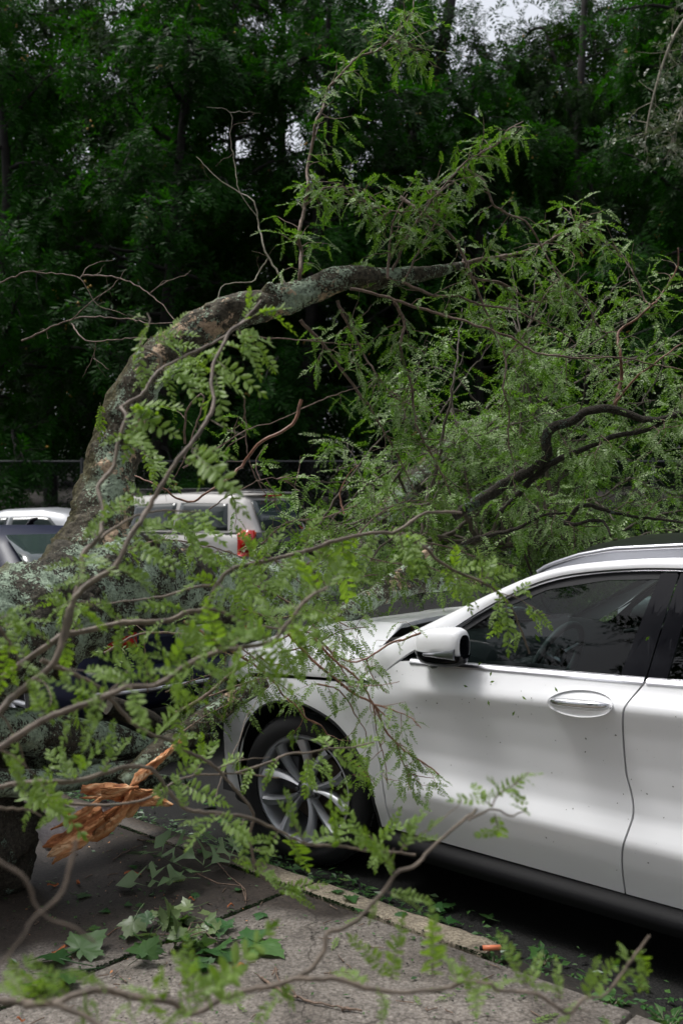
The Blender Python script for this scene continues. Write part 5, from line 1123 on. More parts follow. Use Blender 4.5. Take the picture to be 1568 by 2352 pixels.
# B: the bough that crosses the fork and runs right over the bonnet
bough('bough curving over the great trunk, its tip hanging by the white SUV side window', [
    ([(-60, 1620), (0, 1561), (120, 1476), (150, 1456), (190, 1451), (280, 1431), (380, 1426), (430, 1406), (470, 1398), (500, 1341), (535, 1306), (600, 1291), (700, 1266), (784, 1238), (864, 1223), (909, 1221), (969, 1181), (1010, 1176), (1060, 1178)], 2.2, 2.7, .0075, .35),
    ([(909, 1221), (974, 1256), (999, 1283), (1044, 1311), (1104, 1336), (1139, 1358), (1169, 1386), (1199, 1456), (1216, 1501)], 2.7, 2.9, .0050, 0),
    ([(1145, 1362), (1190, 1375), (1230, 1400), (1262, 1416)], 2.85, 2.85, .0018, 0),
    ([(470, 1398), (510, 1405), (560, 1430), (640, 1445), (700, 1460)], 2.3, 2.4, .0045, .8), ([(500, 1341), (440, 1350), (380, 1368), (300, 1380), (200, 1391)], 2.5, 2.5, .0035, .8)],
    [(974, 1256, 900, 1290, 2.7), (930, 1225, 965, 1320, 2.6), (915, 1222, 940, 1310, 2.6), (1044, 1311, 1080, 1400, 2.75), (1090, 1330, 1200, 1318, 2.8), (1104, 1336, 1110, 1262, 2.7), (1115, 1330, 1140, 1270, 2.7), (1030, 1305, 1120, 1305, 2.8), (1020, 1300, 1050, 1380, 2.75),
     (1145, 1365, 1150, 1460, 2.85), (1150, 1370, 1130, 1440, 2.85), (1160, 1378, 1175, 1480, 2.85), (1200, 1380, 1250, 1432, 2.85), (1180, 1372, 1215, 1340, 2.85), (1225, 1398, 1262, 1445, 2.85), (1199, 1456, 1165, 1475, 2.85), (1140, 1360, 1060, 1350, 2.8),
     (864, 1223, 830, 1310, 2.6), (820, 1230, 770, 1310, 2.6), (784, 1238, 810, 1400, 2.6), (760, 1245, 690, 1330, 2.55), (700, 1266, 720, 1180, 2.55), (700, 1266, 640, 1360, 2.5), (640, 1280, 560, 1340, 2.5), (600, 1291, 650, 1210, 2.5), (600, 1291, 560, 1230, 2.45), (535, 1306, 450, 1270, 2.4), (535, 1306, 590, 1400, 2.4), (500, 1341, 420, 1310, 2.4), (470, 1398, 520, 1470, 2.35),
     (430, 1406, 350, 1370, 2.35), (430, 1406, 450, 1500, 2.3), (380, 1426, 300, 1480, 2.3), (280, 1431, 220, 1370, 2.2), (280, 1431, 250, 1530, 2.2), (190, 1451, 130, 1380, 2.15), (150, 1456, 160, 1560, 2.15), (60, 1520, 10, 1410, 2.1), (120, 1476, 40, 1430, 2.1), (720, 1262, 800, 1300, 2.55), (660, 1275, 730, 1350, 2.5), (560, 1300, 620, 1360, 2.5), (880, 1222, 960, 1250, 2.65)], 42)
# C: the upright forked shoots in front of the arching bough
bough('upright forked shoots with bright leaves in front of the lower half of the arching bough', [
    ([(-60, 1690), (0, 1636), (40, 1591), (125, 1521), (150, 1436), (170, 1376), (210, 1336), (265, 1301), (300, 1231), (325, 1196), (340, 1168), (400, 1068), (440, 1018), (480, 958), (492, 918), (485, 878), (492, 833), (515, 788), (530, 758), (570, 735)], 1.9, 2.5, .0072, .12),
    ([(150, 1470), (170, 1376), (190, 1316), (190, 1276), (225, 1236), (235, 1206), (237, 1163), (227, 1118), (260, 1073), (272, 1013), (290, 958), (280, 933), (325, 908), (350, 868), (370, 848), (425, 818), (480, 793), (530, 763), (560, 735), (600, 690)], 2.1, 2.7, .0060, .12),
    ([(370, 848), (367, 818), (325, 793), (330, 765), (345, 738), (338, 720)], 2.6, 2.65, .0036, 0), ([(290, 958), (295, 905), (285, 865)], 2.5, 2.45, .0026, 0),
    ([(225, 1240), (290, 1196), (330, 1180), (375, 1172), (460, 1176)], 2.3, 2.5, .0034, 0), ([(485, 965), (520, 985), (560, 1000)], 2.4, 2.3, .0015, 0), ([(345, 738), (310, 728), (295, 722)], 2.65, 2.65, .0012, 0)],
    [(560, 735, 590, 672, 2.6), (560, 740, 640, 690, 2.6), (545, 755, 640, 840, 2.55), (550, 760, 600, 850, 2.5), (535, 770, 640, 780, 2.5), (515, 790, 610, 822, 2.45), (500, 830, 560, 880, 2.45), (495, 860, 510, 950, 2.4), (500, 820, 450, 790, 2.45), (490, 850, 560, 910, 2.45), (520, 780, 480, 850, 2.45),
     (440, 812, 420, 870, 2.6), (430, 815, 370, 760, 2.6), (425, 818, 480, 880, 2.55), (370, 848, 470, 890, 2.5), (375, 850, 400, 920, 2.5), (345, 775, 440, 765, 2.6), (350, 780, 430, 800, 2.6), (330, 770, 300, 850, 2.6), (360, 830, 330, 880, 2.6), (335, 730, 300, 722, 2.65), (345, 740, 320, 800, 2.6), (380, 845, 440, 830, 2.5), (390, 840, 450, 905, 2.5),
     (300, 940, 395, 930, 2.4), (290, 945, 390, 1005, 2.4), (285, 960, 350, 1040, 2.35), (300, 930, 340, 970, 2.4), (280, 1000, 340, 1010, 2.35), (440, 1030, 530, 1040, 2.2), (440, 1035, 530, 1130, 2.1), (450, 1020, 500, 1100, 2.15), (420, 1050, 490, 1090, 2.2), (325, 1040, 400, 1080, 3.2), (330, 1030, 350, 1100, 3.2), (335, 1050, 395, 1105, 3.2),
     (235, 1206, 280, 1120, 2.2), (240, 1190, 310, 1135, 2.2), (225, 1236, 180, 1190, 2.2), (190, 1250, 230, 1190, 2.15), (190, 1276, 260, 1310, 2.1), (210, 1330, 150, 1340, 2.0), (170, 1376, 100, 1420, 2.0), (170, 1390, 250, 1440, 1.95), (265, 1301, 360, 1350, 2.1), (300, 1231, 370, 1290, 2.2), (300, 1240, 340, 1190, 2.2), (325, 1196, 380, 1230, 2.25), (340, 1168, 300, 1110, 2.3),
     (300, 1225, 400, 1180, 2.2), (265, 1301, 340, 1330, 2.1), (290, 1250, 390, 1300, 2.15), (325, 1200, 450, 1210, 2.3), (250, 1230, 330, 1270, 2.3), (375, 1172, 450, 1240, 2.5), (420, 1174, 500, 1230, 2.5), (400, 1172, 480, 1280, 2.5), (440, 1174, 520, 1190, 2.5), (230, 925, 245, 1000, 4.6), (232, 930, 220, 985, 4.6)], 43)
# D: the branch that passes in front of the wheel
bough('bare-tipped branch crossing right in front of the alloy wheel of the white SUV', [
    ([(-60, 1818), (0, 1808), (53, 1798), (169, 1794), (229, 1780), (299, 1759), (352, 1770), (390, 1819), (430, 1859), (500, 1869), (575, 1879), (640, 1909), (710, 1939), (784, 1944), (844, 1954), (909, 1957), (954, 1964)], 2.1, 2.3, .0056, .10),
    ([(130, 1841), (200, 1849), (300, 1844), (360, 1824), (400, 1796), (450, 1780), (494, 1779), (541, 1776), (641, 1787)], 2.5, 2.7, .0040, 0),
    ([(541, 1776), (619, 1751), (660, 1732), (710, 1729), (758, 1718), (799, 1718), (860, 1705)], 2.6, 2.7, .0038, .1), ([(500, 1765), (560, 1745), (619, 1740)], 2.6, 2.7, .002, 0),
    ([(-20, 1856), (60, 1859), (95, 1874)], 2.0, 2.1, .0036, 0), ([(-60, 1620), (0, 1640), (40, 1700), (60, 1760)], 2.0, 2.1, .003, 0),
    ([(490, 1850), (515, 1770), (550, 1700), (565, 1650), (590, 1610)], 2.9, 3.2, .0022, 0)],
    [(710, 1735, 700, 1830, 2.6), (705, 1740, 715, 1810, 2.55), (730, 1730, 770, 1800, 2.6), (760, 1720, 830, 1780, 2.65), (758, 1718, 720, 1670, 2.6), (799, 1718, 870, 1700, 2.7), (800, 1720, 850, 1770, 2.7), (640, 1742, 600, 1800, 2.6), (580, 1760, 560, 1820, 2.6), (560, 1740, 480, 1760, 2.6),
     (784, 1944, 740, 1840, 2.2), (844, 1954, 790, 1868, 2.2), (850, 1954, 910, 1880, 2.25), (700, 1935, 650, 1850, 2.2), (710, 1939, 800, 1900, 2.2), (860, 1956, 900, 1990, 2.2), (870, 1955, 850, 1990, 2.2), (640, 1909, 590, 1990, 2.2), (560, 1880, 540, 1960, 2.2), (660, 1915, 700, 1990, 2.3), (500, 1869, 430, 1940, 2.1), (500, 1869, 560, 1930, 2.15), (430, 1859, 400, 1780, 2.1),
     (390, 1819, 330, 1860, 2.1), (400, 1790, 480, 1720, 2.5), (440, 1785, 500, 1700, 2.5), (420, 1800, 500, 1850, 2.4), (390, 1700, 450, 1690, 2.5), (169, 1794, 240, 1700, 2.1), (169, 1794, 110, 1730, 2.1), (100, 1796, 60, 1870, 2.1), (95, 1800, 150, 1890, 2.1), (53, 1798, 20, 1720, 2.0), (130, 1841, 40, 1830, 2.2), (150, 1848, 90, 1900, 2.2), (30, 1800, 130, 1880, 2.0), (229, 1780, 290, 1690, 2.1),
     (665, 2049, 710, 2085, 2.5), (590, 1990, 640, 2030, 2.5), (595, 2000, 550, 1980, 2.5), (600, 2014, 660, 2010, 2.5), (620, 2030, 690, 2060, 2.5), (580, 1950, 630, 1960, 2.5), (640, 2040, 730, 2035, 2.5), (580, 1930, 530, 1900, 2.5), (420, 1625, 340, 1700, 2.2), (180, 1610, 150, 1700, 2.1)], 44)
# E: the bottom bough, nearest and softest
bough('soft blurred bough nearest the camera, sweeping along the bottom of the photo over the pavement', [
    ([(-60, 2305), (0, 2299), (120, 2304), (190, 2279), (240, 2274), (280, 2284), (350, 2294), (400, 2304), (430, 2329), (470, 2319), (500, 2299), (550, 2279), (600, 2269), (675, 2249), (715, 2224), (745, 2184), (750, 2144), (784, 2134), (824, 2109), (854, 2074), (884, 2044), (909, 2006), (959, 1984), (984, 1954), (1024, 1919), (1064, 1884), (1094, 1859)], 1.5, 1.9, .0056, .05),
    ([(675, 2249), (784, 2250), (834, 2269), (919, 2279), (1024, 2269), (1064, 2256), (1124, 2259), (1149, 2274), (1224, 2279), (1264, 2304), (1304, 2329), (1339, 2294), (1384, 2289), (1414, 2254), (1439, 2224), (1464, 2184), (1489, 2149)], 1.65, 1.7, .0042, .08),
    ([(60, 2310), (120, 2304), (200, 2339), (260, 2375)], 1.45, 1.4, .0055, 0), ([(1074, 1884), (1129, 1859), (1169, 1874), (1199, 1864)], 1.9, 1.95, .0026, 0), ([(1129, 1854), (1144, 1824), (1184, 1799), (1214, 1774)], 1.92, 1.95, .0018, 0),
    ([(909, 2006), (890, 1970), (905, 1950)], 1.85, 1.85, .002, 0), ([(919, 1957), (960, 1920), (1014, 1884), (1060, 1840)], 1.9, 1.95, .0015, 0)],
    [(899, 2254, 899, 2174, 1.65), (994, 2244, 994, 2159, 1.65), (1044, 2264, 1050, 2170, 1.65), (1209, 2269, 1159, 2154, 1.7), (1214, 2270, 1240, 2190, 1.7), (1284, 2300, 1279, 2209, 1.7), (1340, 2294, 1390, 2240, 1.7), (1439, 2224, 1470, 2260, 1.7), (1445, 2215, 1425, 2165, 1.7), (1464, 2184, 1480, 2220, 1.7), (1414, 2254, 1450, 2285, 1.7), (834, 2269, 770, 2200, 1.65), (870, 2275, 900, 2320, 1.65), (1100, 2258, 1090, 2330, 1.65), (1330, 2300, 1280, 2350, 1.7),
     (889, 2049, 984, 2069, 1.85), (865, 2060, 855, 2110, 1.85), (905, 2000, 840, 1940, 1.85), (905, 1985, 870, 1930, 1.85), (920, 1955, 960, 1860, 1.9), (940, 1940, 950, 1880, 1.9), (980, 1910, 1010, 1880, 1.9), (1129, 1850, 1080, 1820, 1.9), (1150, 1820, 1200, 1800, 1.9), (1144, 1825, 1140, 1790, 1.9), (1180, 1800, 1215, 1765, 1.95), (1135, 1870, 1155, 1950, 1.9), (1199, 1864, 1225, 1862, 1.9),
     (480, 2310, 400, 2200, 1.5), (470, 2300, 540, 2220, 1.5), (430, 2290, 440, 2170, 1.5), (390, 2290, 330, 2230, 1.5), (350, 2294, 300, 2250, 1.45), (400, 2304, 540, 2240, 1.45), (300, 2290, 280, 2350, 1.45), (190, 2279, 220, 2350, 1.4), (120, 2304, 20, 2250, 1.4), (120, 2300, 130, 2230, 1.4), (60, 2300, 0, 2220, 1.4), (160, 2290, 60, 2210, 1.4), (320, 2290, 380, 2350, 1.45), (250, 2276, 180, 2230, 1.45), (500, 2300, 560, 2290, 1.5)], 45)
bough('faint out-of-focus twigs in the lower left corner, closest of all to the camera', [
    ([(-60, 1940), (0, 1979), (60, 2019), (80, 2074), (115, 2114), (170, 2129), (220, 2164)], 1.25, 1.3, .0028, 0), ([(175, 1929), (160, 1994), (135, 2064), (70, 2114), (65, 2139), (0, 2214), (-60, 2260)], 1.25, 1.2, .0026, 0), ([(-60, 1400), (0, 1446), (25, 1476), (45, 1521)], 1.9, 2.0, .0042, 0)],
    [(45, 1521, 100, 1560, 1.9), (0, 1446, 90, 1400, 2.0), (25, 1476, 10, 1560, 1.9), (-20, 1430, 70, 1390, 2.0)], 46)
# the hanging spray in focus against the wing and wheel of the white car
def I4(z): return [((680 + a / 2.613) * .7259, (1980 + b / 2.613) * .7259) for a, b in z]
bough('sharp cascade of small leaf sprays over the white SUV front wing and wheel arch', [
    (I4([(-260, -40), (0, 120), (170, 230), (350, 340), (500, 480), (560, 570), (660, 650), (700, 700), (760, 770), (880, 830), (960, 980)]), 3.9, 4.05, .0058, 1.5),
    (I4([(600, 60), (800, 280), (950, 400), (1060, 490), (1160, 570), (1310, 650), (1400, 850), (1500, 970), (1590, 1050), (1720, 1130), (1850, 1230)]), 3.6, 3.5, .0056, 1.9),
    (I4([(820, 100), (990, 290), (1140, 400), (1250, 540), (1310, 650), (1450, 780)]), 3.55, 3.5, .0048, 1.7), (I4([(1700, 60), (1568, 110), (1480, 130), (1380, 190), (1250, 270), (1130, 300), (1010, 250), (900, 150)]), 3.65, 3.6, .0046, 1.8),
    (I4([(850, 480), (1000, 520), (1100, 620), (1160, 740), (1240, 860), (1250, 920)]), 3.55, 3.6, .0032, 1.6), (I4([(1060, 510), (1240, 495), (1380, 490), (1525, 460)]), 3.5, 3.4, .002, .3),
    (I4([(1100, 1100), (1200, 1170), (1290, 1270), (1330, 1330)]), 3.6, 3.6, .002, 2.2), (I4([(1310, 650), (1340, 900), (1400, 1100), (1420, 1300)]), 3.6, 3.65, .0028, 2.4), (I4([(1500, 970), (1560, 1150), (1640, 1230), (1800, 1260)]), 3.5, 3.5, .0025, 2.2),
    (I4([(380, 260), (450, 320), (540, 320), (600, 350)]), 3.9, 3.9, .0036, 1.5), (I4([(1310, 650), (1480, 700), (1620, 760), (1700, 850)]), 3.5, 3.4, .0028, 1.8), (I4([(1250, 270), (1300, 420), (1420, 560)]), 3.6, 3.6, .0022, 2.2)],
    [], 47, 'leaf_mid', 'twig_red', ME_mid, size=.082)
bough('sparse sprays lying between the great trunk and the dark saloon, mid-left of the photo', [
    ([(240, 1500), (330, 1455), (470, 1462), (540, 1480), (620, 1540)], 3.6, 3.7, .005, 1.0), ([(330, 1455), (335, 1520), (340, 1590)], 3.7, 3.8, .0035, 0), ([(290, 1440), (340, 1520), (365, 1560)], 3.7, 3.9, .003, 0), ([(400, 1640), (470, 1600), (540, 1540), (610, 1500)], 4.4, 4.6, .010, .8), ([(420, 1680), (480, 1640), (560, 1600)], 4.3, 4.5, .004, 2.5), ([(380, 1590), (450, 1560), (520, 1540)], 4.5, 4.7, .004, 2.8),
    ([(560, 1400), (640, 1420), (720, 1400), (800, 1440)], 4.3, 4.2, .005, 2.6), ([(620, 1480), (700, 1450), (760, 1500), (800, 1560)], 4.1, 4.0, .0045, 2.6), ([(300, 1260), (380, 1240), (500, 1260), (600, 1300)], 3.9, 4.3, .004, 1.5), ([(600, 1260), (680, 1330), (760, 1390)], 4.4, 4.6, .004, 2.2)],
    [], 48, 'leaf_mid', 'twig', ME_mid, size=.10)

bough('sharp tangle of leafy sprays between the great trunk and the white SUV bonnet', [
    ([(640, 1330), (720, 1290), (800, 1270), (880, 1290), (960, 1300)], 5.0, 5.2, .006, 3.0), ([(700, 1330), (780, 1340), (860, 1320), (940, 1340)], 4.9, 5.2, .005, 3.2), ([(600, 1250), (660, 1200), (740, 1190), (820, 1160)], 5.0, 5.3, .006, 2.6),
    ([(900, 1210), (960, 1240), (1040, 1260), (1120, 1290), (1180, 1300)], 5.2, 5.4, .006, 3.0), ([(820, 1230), (870, 1180), (940, 1150), (1020, 1160)], 5.3, 5.5, .005, 2.6), ([(980, 1300), (1060, 1330), (1130, 1330)], 5.5, 5.6, .004, 3.0), ([(560, 1330), (640, 1370), (700, 1410), (740, 1470)], 4.6, 4.5, .005, 2.8),
    ([(640, 1500), (720, 1480), (780, 1450), (840, 1440)], 4.4, 4.4, .004, 2.6), ([(480, 1600), (560, 1570), (620, 1560), (680, 1600)], 4.3, 4.2, .004, 2.4)],
    [], 49, 'leaf_mid', 'twig', ME_mid, size=.105, group='sprays rising round the great trunk')
# ---------------------------------------------------------------- leaves and litter on the pavement
def maple(seed):
    g = np.random.default_rng(seed); lob = [(-2.35, .42), (-1.25, .78), (0, 1.0), (1.25, .78), (2.35, .42)]; pts = []
    for i, (a, l) in enumerate(lob):
        for da, k in ((-.34, .70), (-.24, .82), (-.12, .84), (0, 1.0), (.12, .84), (.24, .82), (.34, .70)): pts.append((a + da + g.normal() * .015, l * k * g.uniform(.94, 1.05)))
        if i < 4: pts.append(((a + lob[i + 1][0]) / 2, .60 * g.uniform(.9, 1.1)))
    pts.append((pi, .10)); c1, c2 = g.uniform(-.45, .5), g.uniform(-.4, .45)
    f = lambda x, y: np.array([x, y, c1 * x * x + c2 * y * y + .10 * abs(y) * x + .03 * sin(9 * x) * sin(8 * y)])
    V = [f(0, 0)] + [f(.5 * l * cos(a), .5 * l * sin(a)) for a, l in pts] + [f(l * cos(a), l * sin(a)) for a, l in pts]; n = len(pts); V = np.array(V) * .5; V[:, 2] += .03
    for i, (a, l) in enumerate(pts):
        pass
    T = [[0, 1 + i, 1 + (i + 1) % n] for i in range(n)]; Qd = [[1 + i, 1 + n + i, 1 + n + (i + 1) % n, 1 + (i + 1) % n] for i in range(n)]
    mb = MB().add(V, Qd, T); st = MB().tube([f(-.02, 0) * .5 + [0, 0, .03], (-.28, .02, .05), (-.52, g.normal() * .1, .06)], [.012, .010, .008], 5); mb.add(np.concatenate(st.v), np.concatenate(st.q)); return mb
def lobed_mesh(seed):
    m_, V, tri = lobed(seed, 1, 3, .55, .62); mb = MB().add(V, None, tri); st = MB().tube([V[0], V[0] + [-.18, .02, .03]], [.012, .009], 5); mb.add(np.concatenate(st.v), np.concatenate(st.q)); return mb
ML = [maple(i).mesh('maple_leaf') for i in range(5)]; OL = [lobed_mesh(40 + i).mesh('lobed_leaf') for i in range(3)]
def addmat(meshes, m): 
    out = []
    for me in meshes: me = me.copy(); me.materials.clear(); me.materials.append(m); out.append(me)
    return out
MLg, MLp, OLg = addmat(ML, M['leaf_broad']), addmat(ML, M['leaf_pale']), addmat(OL, M['leaf_silver'])
def ground(u, v, z=.121):
    a = unp(u, v, 1.0) - [0, 0, EYE]; t = (z - EYE) / a[2]; return a * t + [0, 0, EYE]
def put(me, p, s, rz, tilt=(0, 0), parent=None, name='leaf', **k):
    o = link(name, me, None, parent, **k); Mx = Matrix.Translation(Vector(p)) @ Matrix.Rotation(rz, 4, 'Z') @ Matrix.Rotation(tilt[0], 4, 'X') @ Matrix.Rotation(tilt[1], 4, 'Y') @ Matrix.Diagonal((s, s, s, 1))
    if parent: o.matrix_parent_inverse = Matrix.Translation(-Vector(parent.location))
    o.matrix_basis = Mx; return o
g = np.random.default_rng(77)
t = thing('oak_sprig', 'sprig of silvery green deeply lobed oak leaves lying on the wet dark slab', 'leaves', tuple(ground(430, 2015)))
for i, (u, v, s, rz, tl, ty) in enumerate([(395, 1990, .17, 2.9, .3, -.35), (405, 2025, .18, 3.3, -.2, -.2), (445, 1985, .16, 1.9, .7, -.5), (460, 2000, .13, 1.1, .5, -.4), (425, 1995, .15, 2.4, -.6, -.5), (440, 2030, .12, 3.6, .2, -.1), (470, 1990, .11, .7, .8, -.6)]):
    put(OLg[i % 3], ground(u + 25, v + 10) + [0, 0, .02 + .01 * i], s * 1.6, rz, (tl, ty), t, 'lobed_leaf')
obj('stem', MB().tube([ground(448, 2020) + [0, 0, .03], ground(500, 2037) + [0, 0, .015], ground(555, 2040) + [0, 0, .01], ground(565, 2075) + [0, 0, .01]], [.003, .003, .0025, .002], 6), M['twig'], t, world=True)
t = thing('maple_sprig', 'heap of pale and dark maple leaves on the lower left pavement', 'leaves', tuple(ground(400, 2180)))
for i in range(36):
    a = g.uniform(0, 2 * pi); r = g.random() ** .5; u = 405 + 110 * r * cos(a); v = 2175 + 62 * r * sin(a)
    put((MLp if (v < 2180 and g.random() < .75) else MLg)[i % 5], ground(u, v) + [0, 0, .005 + .05 * g.random()], g.uniform(.09, .17), g.uniform(0, 6.3), (g.normal() * .45, g.normal() * .45), t, 'maple_leaf')
for (u, v, s, tl) in ((385, 2110, .19, 1.45), (402, 2150, .19, 1.4)): put(MLp[1], ground(u, v + 25) + [0, 0, .05], s, .4, (tl, 1.2), t, 'maple_leaf')
for k in range(3): obj('stem', MB().tube([ground(420 - 20 * k, 2180) + [0, 0, .02], ground(440 + 15 * k, 2150 + 10 * k) + [0, 0, .05], ground(480 + 10 * k, 2130 + 25 * k) + [0, 0, .02]], [.003, .002, .0015], 5), M['twig'], t, world=True)
t = thing('dark_maple_sprig', 'dark green maple leaves lying flat on the pale slab right of the leaf heap', 'leaves', tuple(ground(590, 2170)))
for (u, v, s, rz) in ((565, 2165, .20, .4), (600, 2180, .23, 5.6), (520, 2195, .21, 3.6), (505, 2140, .17, 2.0)): put(MLg[int(s * 100) % 5], ground(u, v) + [0, 0, .012], s, rz, (.1, -.1), t, 'maple_leaf')
t = thing('maple_leaf_cluster', 'three large green leaves lying at the left edge of the leaf heap', 'leaves', tuple(ground(160, 2210)))
for (u, v, s, rz) in ((185, 2195, .25, 1.0), (135, 2220, .24, 3.0), (150, 2255, .26, 3.9), (100, 2270, .2, 4.5)): put(MLg[int(s * 100) % 5], ground(u, v) + [0, 0, .02], s, rz, (.25, -.2), t, 'maple_leaf')
sing = [(185, 2060, .075), (242, 2097, .06), (290, 2082, .045), (322, 2079, .045), (415, 2087, .085), (212, 2135, .05), (288, 2153, .04), (380, 1913, .04), (445, 2057, .06), (545, 2047, .05), (465, 1958, .05), (310, 1992, .05), (345, 1995, .06), (600, 2102, .07), (350, 2057, .035), (1030, 2085, .09), (1005, 2108, .09), (1120, 2112, .08), (920, 2100, .06), (1030, 2120, .08),
        (1240, 2190, .10), (1225, 2225, .08), (800, 2065, .09), (770, 2050, .07), (830, 2095, .07), (1390, 2290, .08), (480, 1850, .09), (520, 1890, .10), (560, 1880, .09), (540, 1930, .08), (600, 1925, .07), (1000, 2090, .08)]
for i, (u, v, s) in enumerate(sing):
    road_ = (u > 950 and v < 2150) or (u > 1180 and v < 2260) or (u < 620 and u > 460 and v < 1935)
    o = put(MLg[i % 5], ground(u, v, .02 if road_ else .121) + [0, 0, .004], s * 1.35, g.uniform(0, 6.3), (g.normal() * .12, g.normal() * .12), None, 'fallen_leaf')
    o['label'] = 'single green leaf lying in the gutter by the kerb' if road_ else 'small torn green leaf lying alone on the pavement'; o['category'] = 'leaf'; o['group'] = 'leaves in the gutter' if road_ else 'single leaves scattered on the pavement'
M['chip'] = mat('wood_chip', (.36, .11, .035), .8, var=.4, vscale=60)
# twigs on the ground, chips of wood
def stick(label, pts, r, m='twig', z=.126, cat='stick', nm='stick', side=()):
    P = [ground(u, v, z) for u, v in pts]; t = thing(nm, label, cat, tuple(P[0])); Q = kinks(spline(P, .02), .0015, g)
    obj('twig', MB().tube(Q, np.linspace(r, r * .5, len(Q)), 7, lump=.1, seed=1), M[m], t, world=True)
    for s_ in side: obj('side_twig', MB().tube(kinks(spline([ground(u, v, z + .006) for u, v in s_], .02), .001, g), r * .55, 5), M[m], t, world=True)
    return t
stick('forked dark stick on the pale slab at bottom centre', [(602, 2245), (650, 2280), (700, 2296), (760, 2310), (830, 2322)], .0052, 'twig', side=[[(632, 2222), (640, 2250), (665, 2270), (685, 2290)], [(632, 2222), (625, 2240)]])
stick('short broken stick with a cut end at the bottom left', [(784, 2318), (800, 2316), (830, 2322)], .006)
stick('thin dark twig beside the split butt of the tree', [(315, 1928), (345, 1930), (390, 1921)], .004)
stick('twig trailing from the oak sprig', [(490, 1970), (525, 2010), (560, 2040), (565, 2076)], .003)
stick('dark twig on the wet slab left of the oak sprig', [(260, 1975), (290, 1955), (330, 1938)], .0028)
stick('curled reddish twig on the pavement above the heap of leaves', [(248, 2148), (262, 2135), (278, 2131)], .0025, 'twig_red')
for k in range(90):
    u, v = g.uniform(80, 1250), g.uniform(1900, 2340)
    if v < 1900 + max(0, (u - 430) * .40): continue
    a = ground(u, v, .124); an = g.uniform(0, 6.3); L = g.uniform(.02, .06); d = np.array([cos(an), sin(an), 0]) * L
    o = obj('twig_bit', MB().tube([a, a + d * .5 + g.normal(size=3) * [.004, .004, .001], a + d], [.0022, .002, .0014], 5), M['twig']); o['label'] = 'small dark bit of twig lying on the pavement'; o['category'] = 'twig'; o['group'] = 'bits of twig on the pavement'
for i, (u, v, L, an, lab) in enumerate([(305, 2008, .085, .1, 'orange strip of torn wood on the wet slab beside the oak sprig'), (122, 2035, .055, .6, 'curled orange chip of wood below the split butt'), (180, 2030, .045, 2.0, 'small orange chip of wood on the slab left of the oak sprig'), (137, 2185, .07, .9, 'tan curled chip of wood left of the leaf heap'), (548, 2222, .05, .3, 'orange-brown chip of wood right of the leaf heap'), (530, 2082, .03, .2, 'thin orange sliver of wood near the slab joint'), (440, 2067, .03, .1, 'cream chip of wood under the oak sprig'), (48, 2345, .03, 0, 'small red-brown chip at the bottom left edge')]):
    p = ground(u, v, .126); L *= .85; n = 7; P = np.zeros((n, 5, 3))
    for a in range(n):
        for b in range(5): P[a, b] = [L * (a / (n - 1) - .5), (b / 4 - .5) * L * .33 * (1 - .6 * abs(a / (n - 1) - .5)) + g.normal() * .0012, .004 + .006 * sin(a * .9 + i) + .004 * (b / 2 - 1) ** 2]
    o = obj('wood_chip', MB().shell(P, (0, 0, -.004)), M['chip']); o.location = p; o.rotation_euler = (0, 0, an); o['label'] = lab; o['category'] = 'wood chip'
n_ = 0
while n_ < 58:
    x, w_ = g.uniform(-2.2, 2.6), g.uniform(-2.2, .05)
    if w_ > -.26 and w_ < -.10 and False: continue
    on = w_ < -.27; p = kw(x, w_, .128 if on else .03); an = g.uniform(0, 6.3); s = g.uniform(.05, .12)
    o = link('compound_leaf', ME_mid[n_ % 4], None, None); o.matrix_basis = Matrix.Translation(Vector(p)) @ Matrix.Rotation(an, 4, 'Z') @ Matrix.Rotation(g.normal() * .15, 4, 'X') @ Matrix.Diagonal((s, s, s * .35, 1))
    o['label'] = 'torn feathery leaf lying flat on the pavement' if on else 'torn feathery leaf lying in the gutter beside the tyre'; o['category'] = 'leaf'; o['group'] = 'feathery leaves on the pavement' if on else 'feathery leaves in the gutter'; n_ += 1
# fine litter nobody could count
def litter(nm, n, region, m, smin, smax, z, seed, long=2.0):
    g = np.random.default_rng(seed); mb = MB(); V = []; Qd = []; c = 0
    P = []
    while len(P) < n:
        x, w_ = g.uniform(*region[0]), g.uniform(*region[1])
        if g.random() > region[2](x, w_): continue
        P.append(kw(x, w_, z(x, w_)))
    for p in P:
        s = g.uniform(smin, smax) * g.random() ** .5; a = g.uniform(0, 6.3); d = np.array([cos(a), sin(a), g.normal() * .15]) * s; e = np.array([-sin(a), cos(a), g.normal() * .25]) * s / long
        V += [p - d, p - e + [0, 0, s * .15], p + d, p + e + [0, 0, s * .15]]; Qd.append([c, c + 1, c + 2, c + 3]); c += 4
    mb.add(V, Qd); obj(nm, mb, M[m], None, False, kind='stuff')
zp = lambda x, w_: .1255
cl = lambda x, w_: .35 + .65 * (sin(x * 3.1 + 1) * sin(w_ * 4.3) > 0)
litter('leaf_litter', 2200, ((-2.6, 3.0), (-2.6, -.36), cl), 'leaf_broad', .004, .016, zp, 1)
litter('dark_litter', 6500, ((-2.6, 3.0), (-2.6, -.36), lambda x, w_: cl(x, w_) * (1 if x < .9 else .4)), 'bark_forest', .002, .008, zp, 2, 1.6)
litter('wood_crumbs', 320, ((-2.2, .6), (-2.3, -.5), cl), 'wood', .002, .009, zp, 3, 2.2)
litter('gutter_leaves', 2600, ((-2.2, 3.6), (-.25, .30), lambda x, w_: math.exp(-((w_ + .16) / .13) ** 2) * (1 if x < .8 else .35)), 'leaf_broad', .010, .032, lambda x, w_: .012 + .02 * random.random(), 4, 2.4)
